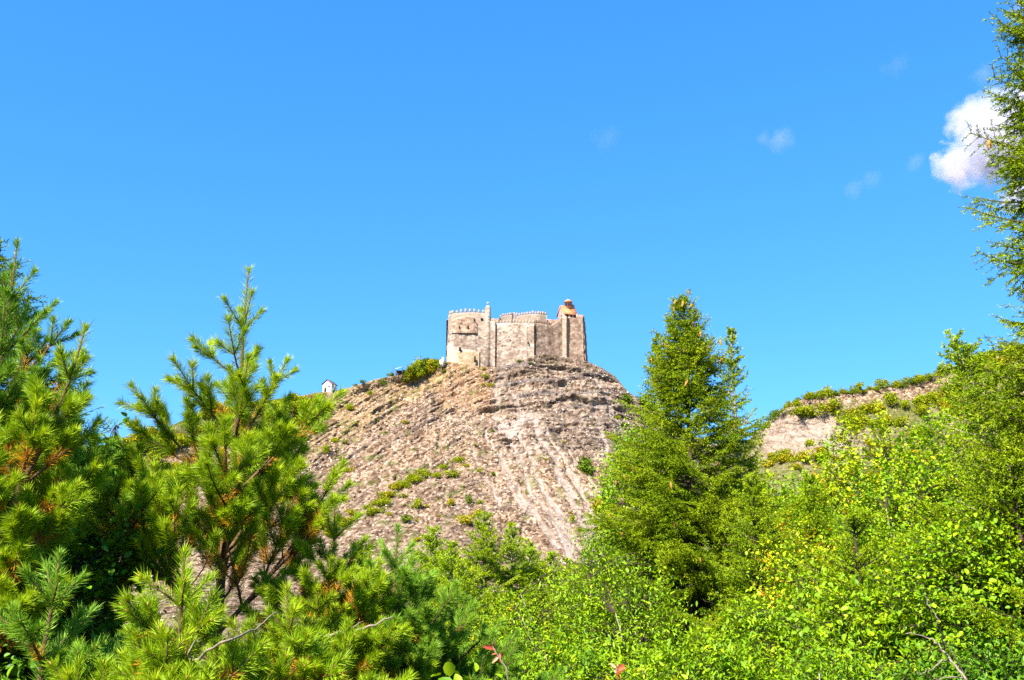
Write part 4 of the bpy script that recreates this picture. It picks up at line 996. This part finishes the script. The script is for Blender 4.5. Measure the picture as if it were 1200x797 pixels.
# ------------------------------------------------------------------ trees close to the camera
def mk_spruce(x, y, r, radius, label, seed, **k):
    a = at(x, y, r); lean = k.get('lean', (0, 0)); return spruce('spruce_tree', a, gz(a-np.array([lean[0], lean[1], 0])), radius, label, seed, **k)
mk_spruce(800, 349, 16., 3.05, 'large bright green spruce with pointed top, tallest tree right of the castle', 11, step=.25, power=.76, cones=60, crown0=.10, droop=1.2, uplift=8, tw=1.2, mat='spruce_deep')
mk_spruce(856, 384, 18.5, 1.6, 'thinner spruce top with pale stem just right of the large spruce', 12, step=.36, power=.8, cones=14, dens=.65, gap=.25, bark='bark_pale', zmin=-1.5)
mk_spruce(769, 398, 17.2, 1.7, 'spruce with pale stem merged into the left side of the large spruce', 32, step=.34, power=.8, cones=12, bark='bark_pale', zmin=-1)
mk_spruce(-22, 300, 8.2, 2.2, 'dark cone-bearing spruce behind the pines at the left edge of the photo', 13, mat='spruce_dark', step=.19, power=.62, cones=50, zmin=-1.5, tw=1.2, vary=.7)
mk_spruce(1214, -95, 8.6, 1.6, 'tall dense dark spruce reaching past the top of the frame at the right edge', 14, mat='spruce_deep', step=.155, power=.80, cones=12, zmin=-1.5, droop=1.5, uplift=8, per=16, tw=1.3, vary=.9)
mk_spruce(1117, 396, 9.5, 1.55, 'leaning light green spruce with pale stem, left of the tall edge spruce', 15, step=.24, power=.8, lean=(-1.35, .3), bark='bark_pale', zmin=-2.5, mat='spruce_yellow', per=16)
mk_spruce(1182, 520, 8.2, 1.3, 'bright bushy spruce low at the right edge below the tall one', 16, step=.24, power=.75, zmin=-2.6)
mk_spruce(112, 590, 10., .8, 'small dark spruce between the left tree mass and the central pine', 17, mat='spruce_dark', step=.22, power=.8, zmin=-2.5)
for i, (x, y, r, rad, lb) in enumerate([
    (508, 618, 21, 2.3, 'slender yellow green spruce with pale stem, leftmost of the row in front of the slope'),
    (530, 640, 20, 2.5, 'short slender spruce behind the leftmost one of the row'),
    (566, 602, 22, 2.6, 'tallest slender spruce in the row in front of the slope'),
    (600, 616, 23, 2.3, 'slender spruce with bare pale top, right of the tallest one of the row'),
    (622, 640, 24, 2.5, 'short yellowish spruce at the right end of the slender row'),
    (646, 650, 24, 2.5, 'yellowish pointed spruce at the lower end of the pale scree'),
    (545, 668, 18, 2.9, 'broad low spruce in front of the slender row')]):
    mk_spruce(x, y, r, rad, lb, 40+i, mat='spruce_yellow' if i in (0, 1, 3, 4, 5) else 'spruce', step=.28, power=.8, bark='bark_pale', gap=.12, zmin=-4.5, dens=.85)
mk_spruce(425, 648, 11.5, 1.25, 'dense small spruce behind the dark forked pine bough', 50, step=.24, power=.75, zmin=-3.5)
mk_spruce(445, 735, 8.5, 1.0, 'dense fine-twigged spruce at the bottom beside the pine boughs', 51, step=.2, power=.7, zmin=-2.6)
mk_spruce(948, 560, 15, 1.9, 'yellowish spruce with bare bits right of the large spruce', 52, step=.27, power=.75, mat='spruce_yellow', zmin=-3.5, gap=.1)
mk_spruce(1000, 606, 9.5, 1.6, 'fine-needled bright spruce in the lower right thicket', 53, step=.24, power=.72, zmin=-3)
mk_spruce(1092, 600, 9., 1.5, 'mid green spruce behind the leaning one in the right thicket', 54, step=.26, power=.75, zmin=-3, tw=1.2)
mk_spruce(880, 560, 13.5, 1.5, 'green spruce at the right foot of the large spruce', 55, step=.26, power=.75, zmin=-3.5)

def mk_pine(x, y, r, label, seed, **k):
    a = at(x, y, r); lean = k.get('lean', (0, 0)); return pine('pine_tree', a, gz(a-np.array([lean[0], lean[1], 0])), label, seed, **k)
mk_pine(291, 317, 7.0, 'young open pine with tall straight leader, in the centre left', 21, years=8, inter=.44, zcut=.85, lean=(.10, 0), branch=.62, nl=.078, spread=49, dead=.1)
mk_pine(100, 385, 6.0, 'leaning pine with brown bare stem rising from the left edge', 22, years=8, inter=.36, spread=44, lean=(1.25, .1), zcut=.9, dead=.2, branch=.52, nl=.074)
mk_pine(20, 285, 7.0, 'tall pine at the far left whose shoots stand out against the sky', 23, years=9, inter=.40, spread=42, zcut=.6, dead=.10, branch=.62, mat='pine_blue')
mk_pine(216, 648, 4.6, 'low bushy pine with long bright needles at the bottom left', 24, years=5, inter=.25, spread=58, zcut=-1.3, dead=.3, mat='pine', branch=.75, per=190, order2=3)
mk_pine(335, 690, 5.0, 'low pine with orange dried needle tufts right of the bushy one', 25, years=5, inter=.24, spread=60, zcut=-1.3, dead=.32, branch=.75, per=190, order2=3)
mk_pine(392, 585, 6.8, 'pine with spreading dark boughs at the right of the pine group', 26, years=6, inter=.30, spread=58, zcut=.2, dead=.24, branch=.72, mat='pine')
mk_pine(466, 618, 6.9, 'slim pine shoot group on the right end of the pines', 27, years=5, inter=.28, spread=50, zcut=-1.3, dead=.06, branch=.7, mat='pine_blue')
mk_pine(535, 686, 7.2, 'bluish soft pine in front of the slender spruce row', 28, years=5, inter=.26, spread=58, zcut=-1.4, dead=.04, branch=.8, mat='pine_blue')
mk_pine(70, 650, 5.4, 'shaded low pine at the bottom left corner', 29, years=6, inter=.28, spread=60, zcut=-1.5, dead=.12, branch=.75, mat='pine_blue')

def mk_broad(x, y, r, wpx, hm, label, seed, depth=None, **k):
    """x, y: top of the crown in the photo; wpx its width there; hm crown height in metres"""
    t = at(x, y, r); rw = wpx*r/F/2; c = t-np.array([0, 0, hm/2])
    return broadleaf(k.pop('name', 'broadleaf_tree'), c, (rw, rw if depth is None else depth, hm/2), gz(t), label, seed, **k)
mk_broad(742, 500, 34, 90, 7.5, 'rounded bright green tree behind the left side of the large spruce', 61, n_tips=832, leaf=.13, spray=.7, per=22, kind='diamond', mat='leaf')
mk_broad(722, 600, 24, 90, 6., 'leafy green tree at the left foot of the large spruce', 62, n_tips=672, leaf=.10, spray=.55, per=24, kind='diamond', mat='leaf')
mk_broad(690, 648, 15, 190, 4.2, 'bright leafy shrub in the bottom centre below the pale scree', 63, n_tips=832, leaf=.06, per=32, mat='leaf', cat='tall shrub', name='tall_shrub')
mk_broad(610, 668, 14, 190, 3.6, 'yellow green leafy shrub at the bottom centre, left of the bright one', 64, n_tips=832, leaf=.056, per=32, mat='leaf_yellow', cat='tall shrub', name='tall_shrub', tone0=.33)
mk_broad(742, 690, 10.5, 170, 2.6, 'broad-leaved bright shrub in front of the foot of the large spruce', 65, n_tips=896, leaf=.055, per=30, mat='leaf_lime', cat='tall shrub', name='tall_shrub')
mk_broad(640, 745, 9.5, 200, 2.0, 'dense leafy shrub along the bottom edge in the centre', 66, n_tips=896, leaf=.05, per=30, mat='leaf', cat='tall shrub', name='tall_shrub')
mk_broad(905, 540, 30, 150, 7., 'green tree below the pale cliff of the right hill', 67, n_tips=832, leaf=.13, spray=.7, per=24, kind='diamond', mat='leaf')
mk_broad(985, 535, 27, 150, 7., 'green tree right of the one below the pale cliff', 68, n_tips=832, leaf=.12, spray=.65, per=24, kind='diamond', mat='leaf')
mk_broad(1062, 503, 16, 140, 5., 'tallest yellowing tree in front of the right hill', 69, n_tips=768, leaf=.062, per=34, kind='oval', mat='leaf_yellow', tone0=.60)
mk_broad(1005, 538, 16, 150, 5., 'yellow and orange flecked tree left of the tallest yellowing one', 70, n_tips=768, leaf=.06, per=34, kind='oval', mat='leaf_yellow', tone0=.60)
mk_broad(1112, 488, 13, 150, 4.6, 'mid green leafy tree right of the tallest yellowing one', 71, n_tips=736, leaf=.054, per=34, kind='oval', mat='leaf')
mk_broad(930, 590, 18, 170, 5., 'leafy green tree between the large spruce and the yellow flecked tree', 72, n_tips=768, leaf=.065, per=34, kind='oval', mat='leaf_yellow', tone0=.58)
mk_broad(1040, 655, 9, 150, 2.0, 'low round-leaved shrub with pale leaves in the lower right', 73, n_tips=480, leaf=.055, per=20, kind='oval', mat='leaf_lime', cat='tall shrub', name='tall_shrub', spray=.32)
mk_broad(928, 705, 10, 170, 2.2, 'dense bright shrub at the bottom, right of the large spruce', 74, n_tips=896, leaf=.05, per=30, mat='leaf', cat='tall shrub', name='tall_shrub')
mk_broad(835, 770, 8.5, 150, 1.4, 'leafy shrub at the bottom edge under the large spruce', 75, n_tips=768, leaf=.058, per=26, mat='leaf', cat='tall shrub', name='tall_shrub')
mk_broad(985, 765, 8., 170, 1.3, 'small-leaved shrub along the bottom edge at the right', 76, n_tips=768, leaf=.045, per=26, mat='leaf', cat='tall shrub', name='tall_shrub', tone0=.35)
mk_broad(1150, 765, 7.4, 170, 1.2, 'shaded leafy shrub in the bottom right corner', 77, n_tips=672, leaf=.05, per=24, mat='leaf_dark', cat='tall shrub', name='tall_shrub')
mk_broad(1060, 575, 12.5, 170, 2.6, 'bright leafy tree in the middle of the right bank', 91, n_tips=800, leaf=.044, per=30, kind='oval', mat='leaf', tone0=.5)
mk_broad(955, 655, 11.5, 150, 2.8, 'bright broad-leaved shrub in the right thicket beside the fine-needled spruce', 92, n_tips=800, leaf=.045, per=28, kind='oval', tone0=.58, mat='leaf_yellow', cat='tall shrub', name='tall_shrub')
mk_broad(1150, 590, 8.2, 150, 2.0, 'leafy shrub growing up through the spruces at the right edge', 93, n_tips=520, leaf=.042, per=24, kind='oval', mat='leaf', cat='tall shrub', name='tall_shrub')
mk_broad(545, 838, 4.6, 80, .45, 'large-leaved bright plant peeking in at the bottom edge', 78, n_tips=60, leaf=.075, per=6, kind='oval', mat='leaf_lime', cat='shrub', name='shrub', spray=.12, tone0=.6)
mk_broad(80, 560, 8.2, 120, 2.4, 'dark leafy shrub among the left conifers', 79, n_tips=480, leaf=.055, per=20, kind='oval', mat='leaf_dark', cat='tall shrub', name='tall_shrub')
mk_broad(137, 484, 7.8, 24, 1.0, 'thin leafy sprig standing against the sky beside the leaning pine', 80, n_tips=40, leaf=.062, per=9, kind='oval', mat='leaf_dark', cat='sapling', name='sapling', stems=2, hollow=.05, spray=.10, thick=.12, bark='bark')
mk_broad(40, 640, 6.5, 190, 2., 'shaded leafy shrub low on the left edge', 81, n_tips=672, leaf=.055, per=22, kind='oval', mat='leaf_dark', cat='tall shrub', name='tall_shrub')
mk_broad(30, 470, 9.2, 170, 3., 'dark leafy tree behind the leaning pine on the left', 82, n_tips=672, leaf=.065, per=22, kind='oval', mat='leaf_dark')
mk_broad(400, 765, 9., 130, 2.0, 'leafy shrub under the dark forked pine bough', 83, n_tips=608, leaf=.055, per=24, mat='leaf', cat='tall shrub', name='tall_shrub')
mk_broad(500, 735, 9.5, 170, 2.2, 'green shrub at the bottom between pines and bottom shrubs', 84, n_tips=704, leaf=.055, per=26, mat='leaf', cat='tall shrub', name='tall_shrub')

# bleached dead branches sticking out of the lower right shrubs
def twig_tree(name, pts_list, parent, mat, r0): 
    mb = MB()
    for pts, r in pts_list: mb.tube(pts, np.linspace(r, r*.3, len(pts)), 6)
    return mb.build(name, mat, parent, True)
def dead_branch(pix, r, rad, label, seed):
    g = np.random.default_rng(seed); p0 = at(*pix[0][0], r); b = empty('dead_branch', p0, label, 'dead branch'); ls = []
    for k, line in enumerate(pix):
        P = np.array([at(x, y, r+.12*g.normal()-.05*k) for x, y in line])-p0
        t = np.linspace(0, len(P)-1, 4*len(P)); P = np.stack([np.interp(t, np.arange(len(P)), P[:, i]) for i in range(3)], -1)+g.normal(size=(len(t), 3))*.006
        ls.append((P, rad*(1 if k == 0 else .6)))
    mb = MB(); mb.tube(ls[0][0], np.linspace(rad, rad*.3, len(ls[0][0])), 6); mb.build('stem', M['dead_wood'], b, True)
    for P, q in ls[1:]:
        mb = MB(); mb.tube(P, np.linspace(q, q*.3, len(P)), 5); mb.build('twig', M['dead_wood'], b, True)
dead_branch([[(1150, 815), (1128, 790), (1112, 770), (1100, 755), (1090, 748), (1062, 741)], [(1134, 797), (1120, 770), (1105, 750)], [(1130, 793), (1095, 796)], [(1112, 770), (1090, 785), (1075, 790)], [(1108, 762), (1100, 730), (1090, 712), (1080, 694)]],
            6.6, .010, 'bleached forked dead branch sticking out of the bottom right shrubs', 5)
dead_branch([[(200, 815), (225, 775), (262, 752), (300, 735), (325, 715)], [(262, 752), (268, 740)], [(225, 775), (222, 760), (232, 748)]], 4.2, .008, 'bare pale branch crossing the low bushy pine', 6)
dead_branch([[(345, 815), (360, 750), (400, 742), (435, 735), (460, 722)], [(400, 742), (425, 728)]], 6.3, .016, 'dark forked bough crossing in front of the small spruce', 7)
def withered(x, y, x1, y1, r, label, seed):
    g = np.random.default_rng(seed); a = at(x, y, r); b_ = at(x1, y1, r); rt_ = empty('withered_plant', b_, label, 'withered plant'); v = a-b_
    mb = MB(); mb.tube([(0, 0, -.15), v*.4+[.01, 0, 0], v*.8, v], [.005, .004, .003, .002], 5); mb.build('stem', M['dead_wood'], rt_, True)
    for i in range(7):
        t = .55+.45*i/6; P = (v*t)[None]; D = unit(g.normal(size=(1, 3))+np.array([0, 0, -.2])+v/np.linalg.norm(v)*.8)
        V, Fs, rn = leaves(P, D, unit(g.normal(size=(1, 3))+[0, -.8, .3]), .05, 'narrow', g, None, 1., .8); obj('leaf', mesh_np('leaf', V, Fs, M['red_leaf'], {'rnd': rn}), rt_)
withered(577, 757, 600, 800, 4.4, 'withered stalk with curled red brown leaves at the bottom centre', 1)
withered(722, 783, 727, 812, 4.2, 'stalk with red orange leaves at the bottom edge below the big spruce', 2)

# ------------------------------------------------------------------ clouds: puffs of real vapour far beyond the hills
def cloud(x, y, r, puffs, dens, label, seed, name='cloud'):
    import bmesh
    g = np.random.default_rng(seed); c = at(x, y, r); px = r/math.cos(D2R(25))/F
    bm = bmesh.new(); pf = []
    for (dx, dy, rr) in puffs:
        p = np.array([dx*px, g.normal()*rr*px*.25, -dy*px]); pf.append((p, rr*px))
        bmesh.ops.create_icosphere(bm, subdivisions=3, radius=rr*px*1.4, matrix=Matrix.Translation(p))
    me = bpy.data.meshes.new(name); bm.to_mesh(me); bm.free()
    m, nt, nd, ln = mat_new('cloud_vapour')
    tc = N(nt, 'ShaderNodeTexCoord'); best = None
    for p, q in pf:                                    # vapour thins out away from the heart of each puff
        d = N(nt, 'ShaderNodeVectorMath', operation='DISTANCE'); ln.new(tc.outputs['Object'], d.inputs[0]); d.inputs[1].default_value = tuple(p)
        f = math_n(nt, 'SUBTRACT', 1.0, math_n(nt, 'DIVIDE', d.outputs['Value'], q*1.4))
        best = f if best is None else math_n(nt, 'MAXIMUM', best, f)
    n = N(nt, 'ShaderNodeTexNoise'); n.inputs['Scale'].default_value = 1/(px*20); n.inputs['Detail'].default_value = 8; n.inputs['Roughness'].default_value = .6
    ln.new(tc.outputs['Object'], n.inputs['Vector'])
    s_ = math_n(nt, 'ADD', best, math_n(nt, 'MULTIPLY', math_n(nt, 'SUBTRACT', n.outputs[0], .5), 2.3))
    rp = ramp(nt, [(.22, (0, 0, 0)), (.80, (1, 1, 1))] if dens > .1 else [(.22, (0, 0, 0)), (.75, (1, 1, 1))]); ln.new(s_, rp.inputs[0])
    v = N(nt, 'ShaderNodeVolumePrincipled'); v.inputs['Color'].default_value = (.80, .76, .83, 1); v.inputs['Anisotropy'].default_value = .2
    ln.new(math_n(nt, 'MULTIPLY', rp.outputs[0], dens*(1 if dens > .1 else .38)/px), v.inputs['Density'])
    o = N(nt, 'ShaderNodeOutputMaterial'); ln.new(v.outputs[0], o.inputs['Volume'])
    me.materials.append(m)
    ob = obj(name, me, None, c)
    rm = ob.modifiers.new('merge', 'REMESH'); rm.mode = 'VOXEL'; rm.voxel_size = px*1.6
    return tag(ob, label, 'cloud')
cloud(1157, 160, 3000, [(10, -25, 26), (-10, 5, 27), (-28, 28, 22), (28, -5, 32), (12, 22, 28), (-25, -15, 14), (45, 20, 32), (48, -30, 28), (-36, 42, 14)], .12, 'large white cumulus cloud partly behind the tall right spruce', 3)
cloud(1196, 226, 3000, [(0, 0, 16), (18, 4, 16), (-8, 8, 9)], .12, 'small white cloud low at the right edge behind the spruce', 4)
cloud(1196, 10, 3000, [(0, 0, 13), (14, -4, 14), (-6, 6, 8)], .03, 'little white cloud in the top right corner', 5)
cloud(1156, 84, 3000, [(0, 0, 12), (10, 8, 10)], .016, 'faint wisp of cloud just above the large cumulus', 6)
cloud(914, 163, 3000, [(0, 0, 13), (-16, -4, 9), (8, 3, 9)], .022, 'small white wisp alone in the sky between castle and cumulus', 7)
cloud(1008, 217, 3000, [(10, -4, 10), (-9, 4, 10)], .013, 'faint double wisp of cloud below the lone white one', 8)
cloud(1071, 191, 3000, [(0, 0, 9), (4, -5, 6)], .018, 'tiny cloud puff left of the large cumulus', 9)
cloud(712, 163, 3000, [(0, 0, 14), (-14, -4, 9)], .006, 'barely visible wisp of cloud high above the castle', 10)
cloud(1052, 76, 3000, [(0, 0, 12), (-10, 2, 8)], .007, 'faint high wisp of cloud left of the top right corner', 11)

# ------------------------------------------------------------------ light, sky, camera
SUN_EL, SUN_AZ = D2R(45), D2R(213)          # azimuth clockwise from +Y: behind the camera, to the left
sd = Vector((math.sin(SUN_AZ)*math.cos(SUN_EL), math.cos(SUN_AZ)*math.cos(SUN_EL), math.sin(SUN_EL)))
L = bpy.data.lights.new('sun', 'SUN'); L.energy = 5.0; L.angle = D2R(.5); L.color = (1, .955, .87)
so = bpy.data.objects.new('sun', L); link(so); so.rotation_euler = sd.to_track_quat('Z', 'Y').to_euler()
w = bpy.data.worlds.new('World'); bpy.context.scene.world = w; w.use_nodes = True
nt = w.node_tree; nt.nodes.clear()
sky = nt.nodes.new('ShaderNodeTexSky'); sky.sky_type = 'NISHITA'; sky.sun_disc = False; sky.sun_elevation = SUN_EL; sky.sun_rotation = SUN_AZ
sky.air_density = .9; sky.dust_density = .0; sky.ozone_density = 2.5; sky.altitude = 300
hs = nt.nodes.new('ShaderNodeHueSaturation'); hs.inputs['Saturation'].default_value = 1.32; hs.inputs['Hue'].default_value = .497
tint = nt.nodes.new('ShaderNodeMix'); tint.data_type = 'RGBA'; tint.blend_type = 'MULTIPLY'; tint.inputs[0].default_value = 1; tint.inputs[7].default_value = (.92, .90, 1.06, 1)
bg = nt.nodes.new('ShaderNodeBackground'); bg.inputs['Strength'].default_value = .095
out = nt.nodes.new('ShaderNodeOutputWorld')
nt.links.new(sky.outputs[0], hs.inputs['Color']); nt.links.new(hs.outputs[0], tint.inputs[6]); gm = nt.nodes.new('ShaderNodeGamma'); gm.inputs[1].default_value = .5; nt.links.new(tint.outputs[2], gm.inputs[0])
t2 = nt.nodes.new('ShaderNodeMix'); t2.data_type = 'RGBA'; t2.blend_type = 'MULTIPLY'; t2.inputs[0].default_value = 1; t2.inputs[7].default_value = (.57, 1.31, 2.05, 1)
nt.links.new(gm.outputs[0], t2.inputs[6]); nt.links.new(t2.outputs[2], bg.inputs[0]); nt.links.new(bg.outputs[0], out.inputs[0])
cd = bpy.data.cameras.new('camera'); cam = bpy.data.objects.new('camera', cd); link(cam); cam.location = CAM; cam.rotation_euler = (math.pi/2+PITCH, 0, 0)
cd.sensor_width = 36; cd.lens = F/1200*36; cd.clip_end = 30000; cd.clip_start = .05
sc = bpy.context.scene; sc.camera = cam
sc.render.engine = 'CYCLES'; sc.view_settings.view_transform = 'Standard'; sc.view_settings.look = 'None'; sc.view_settings.exposure = 1.65; sc.view_settings.gamma = 1
sc.cycles.max_bounces = 8; sc.cycles.diffuse_bounces = 4; sc.cycles.transmission_bounces = 4; sc.cycles.volume_bounces = 4; sc.cycles.volume_step_rate = 2.; sc.cycles.volume_max_steps = 128
sc.cycles.use_denoising = False
sc.render.resolution_x = 1024; sc.render.resolution_y = 680
